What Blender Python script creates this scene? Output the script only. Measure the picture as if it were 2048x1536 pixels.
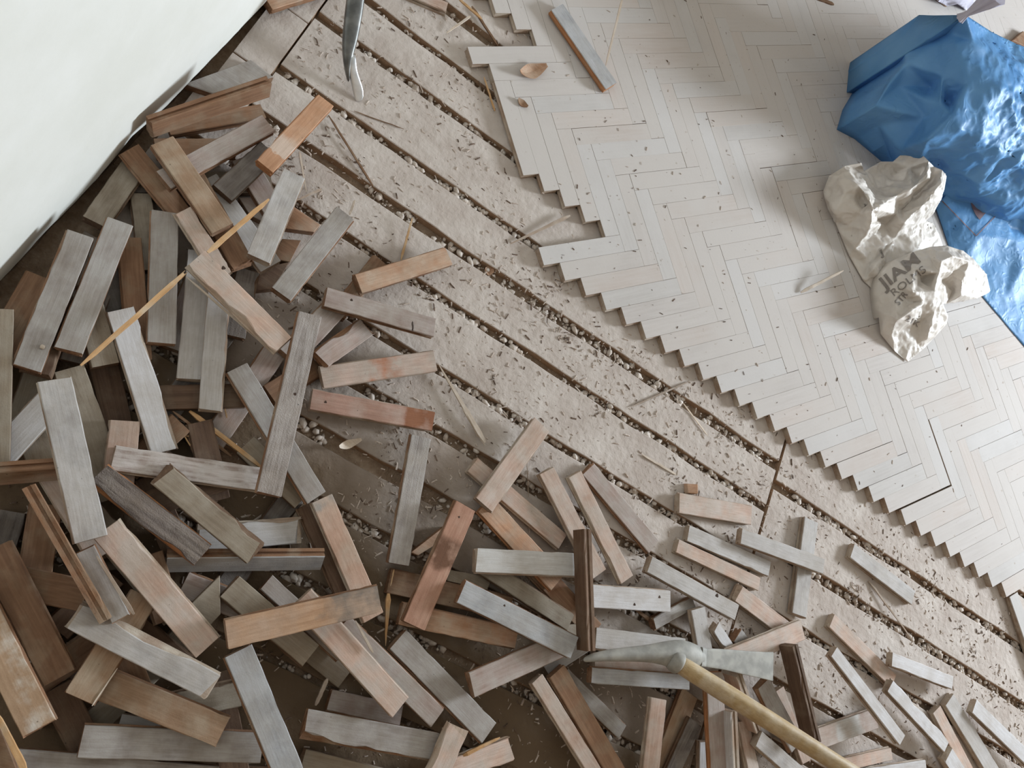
"""A stripped herringbone floor: a heap of loose parquet blocks by a wall, bare subfloor planks,
laid parquet, a blue sack, a white carrier bag, a mattock and a pry bar.
Plan unit U = width of one parquet block (46 mm). X runs away from the wall along the planks."""
import bpy, bmesh, math, random
from mathutils import Vector, Matrix, noise, geometry, bvhtree
R = random.Random(11)
U = 0.046            # metres per block width
T = 0.43             # block thickness in U
K = 5.44             # block length in U
F=1635.55
HC=35.4442
RC=((0.808879, -0.511071, -0.290725), (0.381735, 0.83254, -0.401441), (0.447205, 0.213737, 0.868518))
VA=(0.71978, 0.6942)
VB=(0.6942, -0.71978)
P0=(9.901, 23.6562)

sc = bpy.context.scene
for o in list(bpy.data.objects): bpy.data.objects.remove(o)
COL = sc.collection
# ---------------------------------------------------------------- camera, world, light, exposure
cam = bpy.data.cameras.new('camera'); camo = bpy.data.objects.new('camera', cam); COL.objects.link(camo)
cam.sensor_fit = 'HORIZONTAL'; cam.sensor_width = 36; cam.lens = 36*F/2048
cam.clip_start = 0.05; cam.clip_end = 50
camo.matrix_world = Matrix.Translation((0, 0, HC*U)) @ Matrix(RC).to_4x4()
sc.camera = camo
w = bpy.data.worlds.new('room_ambient'); sc.world = w; w.use_nodes = True
w.node_tree.nodes['Background'].inputs[0].default_value = (1.0, 0.82, 0.62, 1)
w.node_tree.nodes['Background'].inputs[1].default_value = 0.29
def area(name, loc, target, sx, sy, power, col):
    l = bpy.data.lights.new(name, 'AREA'); l.shape = 'RECTANGLE'; l.size = sx; l.size_y = sy
    l.energy = power; l.color = col
    o = bpy.data.objects.new(name, l); COL.objects.link(o); o.location = Vector(loc)
    d = Vector(target)-Vector(loc); o.rotation_euler = d.to_track_quat('-Z', 'Y').to_euler()
    return o
area('window_daylight', (118*U, 74*U, 41*U), (12*U, 16*U, 0), 1.2, .95, 420, (0.82, 0.915, 1.0))
sc.view_settings.view_transform = 'Standard'; sc.view_settings.look = 'None'
sc.view_settings.gamma = 1; sc.view_settings.use_curve_mapping = False
sc.view_settings.exposure = 0.0
# ---------------------------------------------------------------- helpers
RCM = Matrix(RC)
def at(px, py, z):
    """point of the room (in U) seen at photo pixel px,py at height z"""
    d = RCM @ Vector(((px-1024)/F, -(py-768)/F, -1))
    s = (z-HC)/d.z
    return Vector((d.x*s, d.y*s, z))
def link(o, parent=None):
    COL.objects.link(o)
    if parent: o.parent = parent
    return o
def tag(o, label, cat, group=None, kind=None):
    if label: o['label'] = label
    if cat: o['category'] = cat
    if group: o['group'] = group
    if kind: o['kind'] = kind
    return o
def mesh_obj(name, verts, faces, mats, parent=None, smooth=False, fmat=None, scale=U):
    me = bpy.data.meshes.new(name)
    me.from_pydata([tuple(Vector(v)*scale) for v in verts], [], faces)
    for m_ in (mats if isinstance(mats, (list, tuple)) else [mats]): me.materials.append(m_)
    if fmat:
        for p_, k in zip(me.polygons, fmat): p_.material_index = k
    if smooth:
        for p_ in me.polygons: p_.use_smooth = True
    me.update()
    return link(bpy.data.objects.new(name, me), parent)
def fix_normals(o):
    bm = bmesh.new(); bm.from_mesh(o.data); bmesh.ops.recalc_face_normals(bm, faces=bm.faces); bm.to_mesh(o.data); bm.free()
def empty(name, loc):
    o = bpy.data.objects.new(name, None); COL.objects.link(o); o.location = Vector(loc)*U; o.empty_display_size = .02
    return o
# ---------------------------------------------------------------- materials
def s2l(c):
    return tuple(((v/255)/12.92 if v/255 <= .04045 else ((v/255+.055)/1.055)**2.4) for v in c)+(1,)
def nodes(name):
    m_ = bpy.data.materials.new(name); m_.use_nodes = True
    nt = m_.node_tree; return m_, nt, nt.nodes['Principled BSDF']
def N(nt, typ, **kw):
    n_ = nt.nodes.new(typ)
    for k, v in kw.items():
        if k.startswith('i_'): n_.inputs[k[2:].replace('_', ' ')].default_value = v
        else: setattr(n_, k, v)
    return n_
def mixc(nt, fac, a, b, blend='MIX'):
    mx = nt.nodes.new('ShaderNodeMix'); mx.data_type = 'RGBA'; mx.blend_type = blend
    L = nt.links
    for sock, v in ((0, fac), (6, a), (7, b)):
        if hasattr(v, 'is_linked') or hasattr(v, 'links'): L.new(v, mx.inputs[sock])
        else: mx.inputs[sock].default_value = v
    return mx.outputs[2]
def ramp(nt, sock, lo, hi, a=(0, 0, 0, 1), b=(1, 1, 1, 1)):
    r = nt.nodes.new('ShaderNodeValToRGB'); r.color_ramp.elements[0].position = lo; r.color_ramp.elements[1].position = hi
    r.color_ramp.elements[0].color = a; r.color_ramp.elements[1].color = b
    nt.links.new(sock, r.inputs[0]); return r.outputs[0]
def wood(name, c1, c2, dust, dust_amt, rough=.75, grain=26, bump=.25, patch=None, streak=.5):
    """wood with grain along local X; dust is a patchy grey film; patch=(colour,x0,x1) stains one end or the middle"""
    m_, nt, bs = nodes(name); L = nt.links
    tc = N(nt, 'ShaderNodeTexCoord'); oi = N(nt, 'ShaderNodeObjectInfo')
    mp = N(nt, 'ShaderNodeMapping'); mp.inputs['Scale'].default_value = (9, 150, 150)
    L.new(tc.outputs['Object'], mp.inputs[0])
    g = N(nt, 'ShaderNodeTexNoise', noise_dimensions='4D'); g.inputs['Scale'].default_value = 1.0; g.inputs['Detail'].default_value = 5; g.inputs['Distortion'].default_value = .6
    mu = N(nt, 'ShaderNodeMath', operation='MULTIPLY'); mu.inputs[1].default_value = 57.0
    L.new(oi.outputs['Random'], mu.inputs[0]); L.new(mu.outputs[0], g.inputs['W']); L.new(mp.outputs[0], g.inputs['Vector'])
    blot = N(nt, 'ShaderNodeTexNoise', noise_dimensions='4D'); blot.inputs['Scale'].default_value = grain; blot.inputs['Detail'].default_value = 4
    L.new(tc.outputs['Object'], blot.inputs['Vector']); L.new(mu.outputs[0], blot.inputs['W'])
    col = mixc(nt, ramp(nt, g.outputs[0], .5-streak*.35, .5+streak*.35), s2l(c1), s2l(c2))
    if patch:
        pc, x0, x1 = patch
        sx = N(nt, 'ShaderNodeSeparateXYZ'); L.new(tc.outputs['Generated'], sx.inputs[0])
        ad = N(nt, 'ShaderNodeMath', operation='MULTIPLY_ADD'); ad.inputs[1].default_value = .35; L.new(blot.outputs[0], ad.inputs[0]); L.new(sx.outputs[0], ad.inputs[2])
        r = nt.nodes.new('ShaderNodeValToRGB'); e = r.color_ramp.elements
        e[0].position = max(0, x0+.13); e[0].color = (0, 0, 0, 1); e[1].position = min(1, x0+.20); e[1].color = (1, 1, 1, 1)
        if x1 < 1:
            q = e.new(min(.98, x1+.13)); q.color = (1, 1, 1, 1); q = e.new(min(.99, x1+.2)); q.color = (0, 0, 0, 1)
        dv = N(nt, 'ShaderNodeMath', operation='DIVIDE'); dv.inputs[1].default_value = 1.3; L.new(ad.outputs[0], dv.inputs[0])
        for q in e: q.position = q.position/1.3
        L.new(dv.outputs[0], r.inputs[0])
        col = mixc(nt, r.outputs[0], col, s2l(pc))
    # per block tone
    mr = N(nt, 'ShaderNodeMapRange'); mr.inputs['To Min'].default_value = .84; mr.inputs['To Max'].default_value = 1.12
    L.new(oi.outputs['Random'], mr.inputs[0])
    hs = N(nt, 'ShaderNodeHueSaturation'); L.new(mr.outputs[0], hs.inputs['Value']); L.new(col, hs.inputs['Color']); col = hs.outputs[0]
    dm = ramp(nt, blot.outputs[0], .62-dust_amt*.45, .82-dust_amt*.35)
    col = mixc(nt, dm, col, s2l(dust))
    mp3 = N(nt, 'ShaderNodeMapping'); mp3.inputs['Scale'].default_value = (22, 420, 420); L.new(tc.outputs['Object'], mp3.inputs[0])
    g3 = N(nt, 'ShaderNodeTexNoise', noise_dimensions='4D'); g3.inputs['Scale'].default_value = 1; g3.inputs['Detail'].default_value = 4; g3.inputs['Distortion'].default_value = .8
    L.new(mp3.outputs[0], g3.inputs['Vector']); L.new(mu.outputs[0], g3.inputs['W'])
    col = mixc(nt, 1.0, col, ramp(nt, g3.outputs[0], .36, .62, (.87, .85, .83, 1), (1, 1, 1, 1)), 'MULTIPLY')
    gr = N(nt, 'ShaderNodeTexNoise', noise_dimensions='4D'); gr.inputs['Scale'].default_value = 17; gr.inputs['Detail'].default_value = 5; gr.inputs['Roughness'].default_value = .65
    L.new(tc.outputs['Object'], gr.inputs['Vector']); L.new(mu.outputs[0], gr.inputs['W'])
    col = mixc(nt, 1.0, col, ramp(nt, gr.outputs[0], .38, .6, (.84, .81, .77, 1), (1, 1, 1, 1)), 'MULTIPLY')
    spk = N(nt, 'ShaderNodeTexVoronoi'); spk.inputs['Scale'].default_value = 70; L.new(tc.outputs['Object'], spk.inputs['Vector'])
    sp = ramp(nt, spk.outputs['Distance'], .05, .11, (1, 1, 1, 1), (0, 0, 0, 1))
    sp2 = N(nt, 'ShaderNodeMath', operation='MULTIPLY'); L.new(sp, sp2.inputs[0])
    wn = ramp(nt, blot.outputs[0], .55, .7); L.new(wn, sp2.inputs[1])
    col = mixc(nt, sp2.outputs[0], col, s2l([v*.55 for v in c1]))
    L.new(col, bs.inputs['Base Color']); bs.inputs['Roughness'].default_value = rough
    bs.inputs['Specular IOR Level'].default_value = .35
    bp = N(nt, 'ShaderNodeBump'); bp.inputs['Strength'].default_value = bump; bp.inputs['Distance'].default_value = .0012
    fine = N(nt, 'ShaderNodeTexNoise'); fine.inputs['Scale'].default_value = 420; fine.inputs['Detail'].default_value = 3; L.new(tc.outputs['Object'], fine.inputs['Vector'])
    ad2 = N(nt, 'ShaderNodeMath', operation='ADD'); L.new(g.outputs[0], ad2.inputs[0]); L.new(fine.outputs[0], ad2.inputs[1])
    L.new(ad2.outputs[0], bp.inputs['Height']); L.new(bp.outputs[0], bs.inputs['Normal'])
    return m_
DG = (178, 172, 164)
TOP = {
 'g':  wood('grey_dusty_wood', (140, 132, 127), (164, 156, 151), (172, 167, 163), .65),
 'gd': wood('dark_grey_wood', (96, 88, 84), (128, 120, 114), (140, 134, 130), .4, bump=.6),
 'gl': wood('light_grey_dusty_wood', (172, 167, 165), (190, 186, 184), (194, 190, 188), .75),
 'w':  wood('whitish_dusty_wood', (196, 191, 189), (214, 211, 211), (212, 210, 212), .85),
 'bl': wood('blue_grey_wood', (150, 152, 156), (172, 173, 176), (180, 180, 182), .8),
 'gb': wood('olive_grey_wood', (136, 122, 106), (156, 143, 126), (160, 150, 136), .6),
 'pg': wood('pinkish_grey_wood', (158, 138, 130), (178, 160, 152), (178, 168, 162), .6),
 'p':  wood('pink_beech_wood', (186, 156, 140), (204, 178, 162), (196, 182, 172), .55),
 'o':  wood('orange_beech_wood', (176, 134, 106), (200, 160, 132), (192, 168, 148), .5),
 't':  wood('tan_wood', (160, 130, 104), (182, 152, 126), (176, 158, 138), .45),
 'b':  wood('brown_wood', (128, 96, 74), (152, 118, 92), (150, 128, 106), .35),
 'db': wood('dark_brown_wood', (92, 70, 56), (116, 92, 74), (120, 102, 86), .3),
}
SIDE = wood('raw_block_side', (120, 88, 66), (156, 118, 90), (160, 140, 120), .3, bump=.5)
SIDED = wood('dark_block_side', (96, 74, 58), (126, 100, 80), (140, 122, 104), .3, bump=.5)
SIDEL = wood('dusty_block_side', (150, 128, 110), (176, 154, 136), (186, 174, 160), .5, bump=.5)
SIDEO = wood('orange_block_side', (160, 108, 72), (186, 134, 94), (170, 134, 104), .2, bump=.5)
SPECIAL = {
 '127': wood('pink_block_whitewashed', (180, 158, 146), (196, 174, 162), (188, 176, 168), .5, patch=((214, 212, 210), .25, .7)),
 '29': wood('orange_block_grey_end', (184, 146, 116), (202, 166, 136), (192, 164, 142), .5, patch=((138, 126, 116), -.2, .33)),
 '28': wood('pink_block_grey_end', (194, 158, 138), (208, 176, 156), (200, 178, 162), .4, patch=((164, 158, 152), -.3, .1)),
 '19': wood('pink_block_red_patch', (180, 156, 144), (196, 174, 162), (188, 174, 164), .5, patch=((178, 116, 84), .34, .62)),
 '22': wood('red_block_dark_end', (168, 132, 118), (186, 150, 134), (180, 156, 144), .35, patch=((150, 100, 72), -.2, .25)),
 '27': wood('red_block_bruised', (178, 134, 112), (196, 152, 130), (188, 152, 132), .3, patch=((120, 84, 62), .3, .52)),
 '5':  wood('orange_block_smeared', (182, 138, 108), (202, 158, 126), (196, 160, 134), .3, patch=((206, 184, 168), .62, .92)),
 '67': wood('plaster_spotted_block', (170, 142, 116), (186, 158, 132), (214, 208, 200), .22, grain=34),
 '33': wood('mottled_whitish_block', (160, 146, 140), (200, 192, 190), (206, 200, 198), .5, grain=60, streak=.25),
 '32': wood('coarse_dark_block', (92, 82, 78), (134, 124, 118), (150, 142, 136), .25, streak=.3, bump=1.0),
 '20': wood('weathered_ridged_block', (140, 130, 124), (178, 170, 166), (176, 168, 164), .45, streak=.3, bump=1.0),
 '21': wood('ribbed_grey_block', (150, 142, 138), (182, 176, 172), (178, 172, 168), .5, streak=.3, bump=.7),
 '103': wood('pale_scuffed_block', (190, 186, 184), (206, 204, 202), (204, 202, 200), .6),
 '81': wood('grey_pink_block', (160, 142, 134), (178, 162, 154), (172, 164, 158), .7),
}
def rough_mat(name, c1, c2, sc1, bump, rough=.9, sc2=260, spots=None, dist=.004):
    m_, nt, bs = nodes(name); L = nt.links
    tc = N(nt, 'ShaderNodeTexCoord')
    a = N(nt, 'ShaderNodeTexNoise'); a.inputs['Scale'].default_value = sc1; a.inputs['Detail'].default_value = 8; a.inputs['Roughness'].default_value = .62
    b = N(nt, 'ShaderNodeTexNoise'); b.inputs['Scale'].default_value = sc2; b.inputs['Detail'].default_value = 4
    L.new(tc.outputs['Object'], a.inputs[0]); L.new(tc.outputs['Object'], b.inputs[0])
    col = mixc(nt, ramp(nt, a.outputs[0], .35, .68), s2l(c1), s2l(c2))
    if spots:
        v = N(nt, 'ShaderNodeTexNoise'); v.inputs['Scale'].default_value = spots[1]; v.inputs['Detail'].default_value = 2; L.new(tc.outputs['Object'], v.inputs[0])
        col = mixc(nt, ramp(nt, v.outputs[0], spots[2], spots[2]+.06), col, s2l(spots[0]))
    L.new(col, bs.inputs['Base Color']); bs.inputs['Roughness'].default_value = rough; bs.inputs['Specular IOR Level'].default_value = .3
    bp = N(nt, 'ShaderNodeBump'); bp.inputs['Strength'].default_value = bump; bp.inputs['Distance'].default_value = dist
    ad = N(nt, 'ShaderNodeMath', operation='ADD'); L.new(a.outputs[0], ad.inputs[0]); L.new(b.outputs[0], ad.inputs[1])
    L.new(ad.outputs[0], bp.inputs['Height']); L.new(bp.outputs[0], bs.inputs['Normal'])
    return m_
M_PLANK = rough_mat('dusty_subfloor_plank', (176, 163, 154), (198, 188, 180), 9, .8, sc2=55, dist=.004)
# dusty planks; towards the heap bare brown, with the dim light there painted in
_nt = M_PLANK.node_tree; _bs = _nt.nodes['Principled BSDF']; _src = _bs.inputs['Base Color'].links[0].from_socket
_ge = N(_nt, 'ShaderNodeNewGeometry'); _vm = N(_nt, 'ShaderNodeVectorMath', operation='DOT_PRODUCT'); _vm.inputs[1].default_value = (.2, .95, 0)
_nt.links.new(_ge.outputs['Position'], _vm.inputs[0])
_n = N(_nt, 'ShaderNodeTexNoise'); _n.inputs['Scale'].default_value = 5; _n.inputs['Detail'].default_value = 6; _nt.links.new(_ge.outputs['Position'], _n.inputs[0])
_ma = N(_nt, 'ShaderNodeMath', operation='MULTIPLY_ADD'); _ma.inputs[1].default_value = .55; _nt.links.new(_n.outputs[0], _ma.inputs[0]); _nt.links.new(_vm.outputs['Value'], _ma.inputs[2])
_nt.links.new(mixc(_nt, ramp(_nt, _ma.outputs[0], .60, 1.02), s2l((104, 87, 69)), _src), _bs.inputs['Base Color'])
M_PLANKSIDE = rough_mat('plank_edge', (150, 122, 98), (172, 146, 122), 40, .5)
M_DIRT = rough_mat('rubble_fill_bed', (134, 112, 92), (166, 146, 126), 60, 1.0)
M_PEB = rough_mat('gravel', (172, 156, 142), (218, 210, 202), 45, .3)
M_CRUMB = rough_mat('wood_crumbs', (168, 150, 136), (212, 200, 190), 70, .3)
M_DARKCR = rough_mat('dark_crumbs', (84, 68, 58), (130, 110, 96), 70, .3)
M_WALL = rough_mat('whitewashed_plaster', (222, 222, 215), (230, 230, 225), 5, .15, rough=.85, sc2=60, spots=((206, 192, 178), 6, .70), dist=.002)
M_CLAY = rough_mat('clay_coloured_wall', (150, 128, 104), (164, 142, 118), 4, .2)
M_PLASTERRAW = rough_mat('broken_plaster_edge', (150, 136, 120), (196, 188, 176), 40, 1.0)
M_MASON = rough_mat('dark_masonry', (104, 88, 74), (140, 122, 104), 30, 1.0)
def laid_mat(name, c1, c2, dust, amt):
    """foot-worn parquet under a continuous film of plaster dust that runs across the joints"""
    m_, nt, bs = nodes(name); L = nt.links
    tc = N(nt, 'ShaderNodeTexCoord'); oi = N(nt, 'ShaderNodeObjectInfo'); ge = N(nt, 'ShaderNodeNewGeometry')
    mp = N(nt, 'ShaderNodeMapping'); mp.inputs['Scale'].default_value = (9, 150, 150); L.new(tc.outputs['Object'], mp.inputs[0])
    g = N(nt, 'ShaderNodeTexNoise', noise_dimensions='4D'); g.inputs['Scale'].default_value = 1; g.inputs['Detail'].default_value = 5
    mu = N(nt, 'ShaderNodeMath', operation='MULTIPLY'); mu.inputs[1].default_value = 57.0
    L.new(oi.outputs['Random'], mu.inputs[0]); L.new(mu.outputs[0], g.inputs['W']); L.new(mp.outputs[0], g.inputs['Vector'])
    col = mixc(nt, ramp(nt, g.outputs[0], .35, .65), s2l(c1), s2l(c2))
    mr = N(nt, 'ShaderNodeMapRange'); mr.inputs['To Min'].default_value = .94; mr.inputs['To Max'].default_value = 1.05
    L.new(oi.outputs['Random'], mr.inputs[0]); hs = N(nt, 'ShaderNodeHueSaturation'); L.new(mr.outputs[0], hs.inputs['Value']); L.new(col, hs.inputs['Color'])
    a = N(nt, 'ShaderNodeTexNoise'); a.inputs['Scale'].default_value = 3.2; a.inputs['Detail'].default_value = 9; a.inputs['Roughness'].default_value = .6
    L.new(ge.outputs['Position'], a.inputs[0])
    col = mixc(nt, ramp(nt, a.outputs[0], .62-amt*.45, .78-amt*.3), hs.outputs[0], s2l(dust))
    st = N(nt, 'ShaderNodeTexNoise'); st.inputs['Scale'].default_value = 55; st.inputs['Detail'].default_value = 3; L.new(ge.outputs['Position'], st.inputs[0])
    col = mixc(nt, ramp(nt, st.outputs[0], .68, .78), col, s2l((166, 153, 141)))
    L.new(col, bs.inputs['Base Color']); bs.inputs['Roughness'].default_value = .8; bs.inputs['Specular IOR Level'].default_value = .25
    fine = N(nt, 'ShaderNodeTexNoise'); fine.inputs['Scale'].default_value = 130; fine.inputs['Detail'].default_value = 5; L.new(ge.outputs['Position'], fine.inputs['Vector'])
    bp = N(nt, 'ShaderNodeBump'); bp.inputs['Strength'].default_value = .22; bp.inputs['Distance'].default_value = .001
    L.new(fine.outputs[0], bp.inputs['Height']); L.new(bp.outputs[0], bs.inputs['Normal'])
    return m_
M_DUSTY = laid_mat('laid_parquet_dusty', (184, 176, 171), (194, 187, 183), (195, 188, 183), .75)
M_DUSTY2 = laid_mat('laid_parquet_pinkish', (190, 178, 170), (196, 186, 180), (195, 188, 183), .6)
M_DUSTY3 = laid_mat('laid_parquet_grey', (184, 178, 174), (192, 187, 183), (197, 192, 189), .7)
def metal(name, c1, c2, rough, met=.85, sc1=40):
    m_, nt, bs = nodes(name); L = nt.links
    tc = N(nt, 'ShaderNodeTexCoord'); a = N(nt, 'ShaderNodeTexNoise'); a.inputs['Scale'].default_value = sc1; a.inputs['Detail'].default_value = 6
    L.new(tc.outputs['Object'], a.inputs[0])
    L.new(mixc(nt, ramp(nt, a.outputs[0], .38, .62), s2l(c1), s2l(c2)), bs.inputs['Base Color'])
    bs.inputs['Metallic'].default_value = met; bs.inputs['Roughness'].default_value = rough
    bp = N(nt, 'ShaderNodeBump'); bp.inputs['Strength'].default_value = .2; bp.inputs['Distance'].default_value = .001
    L.new(a.outputs[0], bp.inputs['Height']); L.new(bp.outputs[0], bs.inputs['Normal'])
    return m_
M_HEAD = metal('dusty_forged_steel', (140, 138, 132), (164, 161, 154), .7, .15)
M_BAR = metal('dark_steel', (92, 92, 90), (118, 117, 114), .42, .8)
M_BARTIP = metal('polished_steel_tip', (196, 198, 200), (220, 222, 224), .32, .8)
M_NAIL = metal('rusty_nail', (70, 60, 54), (110, 100, 92), .5, .7)
M_HANDLE = wood('varnished_tool_handle', (184, 158, 116), (202, 178, 138), (200, 186, 164), .45, rough=.5, bump=.1)
M_SPL = wood('fresh_splinter', (190, 146, 98), (214, 176, 132), (206, 186, 160), .3)
M_SPLW = wood('pale_splinter', (206, 190, 172), (222, 208, 194), (214, 204, 194), .3)
M_SPLD = wood('dark_splinter', (112, 84, 62), (140, 108, 82), (150, 126, 104), .3)
M_SPLG = wood('dusty_splinter', (150, 132, 116), (176, 158, 142), (182, 170, 158), .4)
def plastic(name, c1, c2, rough, trans, crease, crs=1.0):
    m_, nt, bs = nodes(name); L = nt.links
    tc = N(nt, 'ShaderNodeTexCoord')
    a = N(nt, 'ShaderNodeTexNoise'); a.inputs['Scale'].default_value = 9; a.inputs['Detail'].default_value = 3; L.new(tc.outputs['Object'], a.inputs[0])
    L.new(mixc(nt, ramp(nt, a.outputs[0], .3, .7), s2l(c1), s2l(c2)), bs.inputs['Base Color'])
    bs.inputs['Roughness'].default_value = rough; bs.inputs['Specular IOR Level'].default_value = .6
    v = N(nt, 'ShaderNodeTexNoise'); v.inputs['Scale'].default_value = 34*crs; v.inputs['Detail'].default_value = 5; v.inputs['Distortion'].default_value = 1.2
    L.new(tc.outputs['Object'], v.inputs[0])
    v.noise_type = 'RIDGED_MULTIFRACTAL'
    bp = N(nt, 'ShaderNodeBump'); bp.inputs['Strength'].default_value = crease; bp.inputs['Distance'].default_value = .004
    L.new(v.outputs[0], bp.inputs['Height']); L.new(bp.outputs[0], bs.inputs['Normal'])
    tr = N(nt, 'ShaderNodeBsdfTranslucent'); tr.inputs[0].default_value = s2l(c2)
    ms = N(nt, 'ShaderNodeMixShader'); ms.inputs[0].default_value = trans
    out = nt.nodes['Material Output']
    L.new(bs.outputs[0], ms.inputs[1]); L.new(tr.outputs[0], ms.inputs[2]); L.new(ms.outputs[0], out.inputs[0])
    return m_
M_BLUE = plastic('blue_plastic_film', (96, 160, 214), (130, 190, 236), .5, .38, .5)
M_WHITE = plastic('white_carrier_film', (226, 218, 209), (238, 232, 225), .45, .3, .3, 1.2)
M_PALEFILM = plastic('pale_lavender_film', (180, 174, 188), (206, 202, 212), .4, .2, .5)
M_PRINT, _nt, _b = nodes('grey_print'); _b.inputs['Base Color'].default_value = s2l((132, 124, 118)); _b.inputs['Roughness'].default_value = .5
M_PRINTB, _nt, _b = nodes('rust_print'); _b.inputs['Base Color'].default_value = s2l((118, 96, 100)); _b.inputs['Roughness'].default_value = .5

# ---------------------------------------------------------------- the setting: floor bed, subfloor planks
NB = 64
bed_v = []; bed_f = []
x0, x1, y0, y1 = -9.5, 88, -24, 82
for i in range(NB+1):
    for j in range(NB+1):
        x = x0+(x1-x0)*i/NB; y = y0+(y1-y0)*j/NB
        bed_v.append((x, y, -.48+.1*noise.noise((x*.6, y*.6, 0))))
for i in range(NB):
    for j in range(NB):
        a = i*(NB+1)+j; bed_f.append((a, a+NB+1, a+NB+2, a+1))
k0 = len(bed_v)
floor = mesh_obj('floor', bed_v, bed_f, M_DIRT); floor['kind'] = 'structure'
floor['label'] = 'bare rubble bed under the lifted parquet and subfloor planks'

def wavy_box(name, xa, xb, ya, yb, zt, zb, mats, parent, seed, amp=.05, seg=.9, cut0=0, cut1=0):
    """plank with slightly wandering long edges, ends cut square"""
    n_ = max(4, int((xb-xa)/seg)); v = []; f_ = []; fm = []
    for i in range(n_+1):
        x = xa+(xb-xa)*i/n_
        a = ya+amp*noise.noise((x*.45, seed*7.1, .3))*2+amp*.5*noise.noise((x*2.1, seed, 9.))
        b = yb+amp*noise.noise((x*.45, seed*3.7, 5.3))*2+amp*.5*noise.noise((x*2.1, seed, 2.))
        e0 = cut0*(1-i/n_); 
        z = zt+.03*noise.noise((x*.3, seed, 1))
        v += [(x, a, zb), (x, a, z-.03), (x, a+.04, z), (x, b-.04, z), (x, b, z-.03), (x, b, zb)]
    for i in range(n_):
        for k in range(6):
            p0 = i*6+k; p1 = i*6+(k+1) % 6
            f_.append((p0, p0+6, p1+6, p1)); fm.append(0 if k in (1, 2, 3) else 1)
    f_.append(tuple(range(5, -1, -1))); fm.append(1)
    f_.append(tuple(n_*6+k for k in range(6))); fm.append(1)
    o = mesh_obj(name, v, f_, mats, parent, fmat=fm); fix_normals(o); return o
LEFT = [(-12.2, -9.4), (-9.1, -6.3), (-6.0, -3.1), (-2.8, .14), (.42, 3.3), (3.75, 6.4), (7.0, 9.0), (9.75, 11.95), (12.5, 14.7), (15.15, 18.05), (18.5, 20.75),
        (21.38, 23.65), (24.1, 27.48), (27.95, 30.1), (30.5, 32.8), (33.5, 36.5), (36.9, 39.8), (40.2, 43)]
RIGHT = [(-2.5, .4), (.8, 3.6), (4.0, 6.6), (7.0, 9.6), (10.0, 12.8), (13.25, 16.1), (16.7, 19.68), (20.2, 23.2), (23.6, 26.4), (26.8, 29.6), (30, 33), (33.4, 36.4)]
sd = 0
for a, b in LEFT:
    sd += 1
    xs = -5.35 if a > 20 else -7.6
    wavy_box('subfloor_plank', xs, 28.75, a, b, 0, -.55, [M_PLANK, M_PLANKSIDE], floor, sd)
for a, b in RIGHT:
    sd += 1
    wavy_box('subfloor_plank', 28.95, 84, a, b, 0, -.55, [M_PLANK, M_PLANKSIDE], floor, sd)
for a, b in ((19.6, 23.1), (23.15, 26.9), (26.95, 31.0), (31.1, 35)):
    sd += 1
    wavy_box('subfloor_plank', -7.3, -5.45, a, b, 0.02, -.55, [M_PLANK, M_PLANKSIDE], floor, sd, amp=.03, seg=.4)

# ---------------------------------------------------------------- parquet block meshes
def block_bm(L, Wd, th, seed, worn=1.0, ragged=(0, 0), arr=.03, tear=0):
    """one parquet block: tongue on one flank, groove on the other, worn arrises; origin at centre of its underside"""
    r = random.Random(seed); h = Wd/2; g = .055; t3 = th*.36; t6 = th*.64
    prof = [(-h+.05, 0), (h-.02, 0), (h-.02, t3), (h-.10, t3+.01), (h-.10, t6-.01), (h-.02, t6), (h, th-arr), (h-arr, th),
            (-h+arr, th), (-h, th-arr), (-h, t6), (-h-g, t6-.02), (-h-g, t3+.02), (-h, t3)]
    n_ = 13 if arr > .015 else 4; v = []; f_ = []; fm = []; m_ = len(prof)
    side = r.choice((6, 9)); ph = r.random()*9
    for i in range(n_+1):
        x = -L/2+L*i/n_
        for k, (y, z) in enumerate(prof):
            jx = 0
            if i in (0, n_):
                e = ragged[0 if i == 0 else 1]
                jx = (1 if i == 0 else -1)*(abs(r.gauss(0, .03+e))*worn if k in (6, 7, 8, 9) else abs(r.gauss(0, .01+e*.6)))
            jy = r.gauss(0, .005)*worn if k in (6, 7, 8, 9) else 0
            jz = -abs(r.gauss(0, .008))*worn if k in (6, 9) else 0
            if k in (6, 9) and r.random() < .06*worn: jz -= .03; jy -= math.copysign(.025, y)
            if tear and k in (side, side+(1 if side == 6 else -1)):
                jy -= math.copysign(max(0, noise.noise((x*.9, ph, 1))+.15)*tear+abs(r.gauss(0, .02)), y)
            if k in (11, 12) and r.random() < .15: jy = g*.9
            v.append((x+jx, y+jy, z+jz))
    for i in range(n_):
        for k in range(m_):
            a = i*m_+k; b = i*m_+(k+1) % m_
            f_.append((a, b, b+m_, a+m_)); fm.append(0 if k in (6, 7, 8) else 1)
    f_.append(tuple(range(m_-1, -1, -1))); fm.append(1)
    f_.append(tuple(n_*m_+k for k in range(m_))); fm.append(1)
    return v, f_, fm
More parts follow.
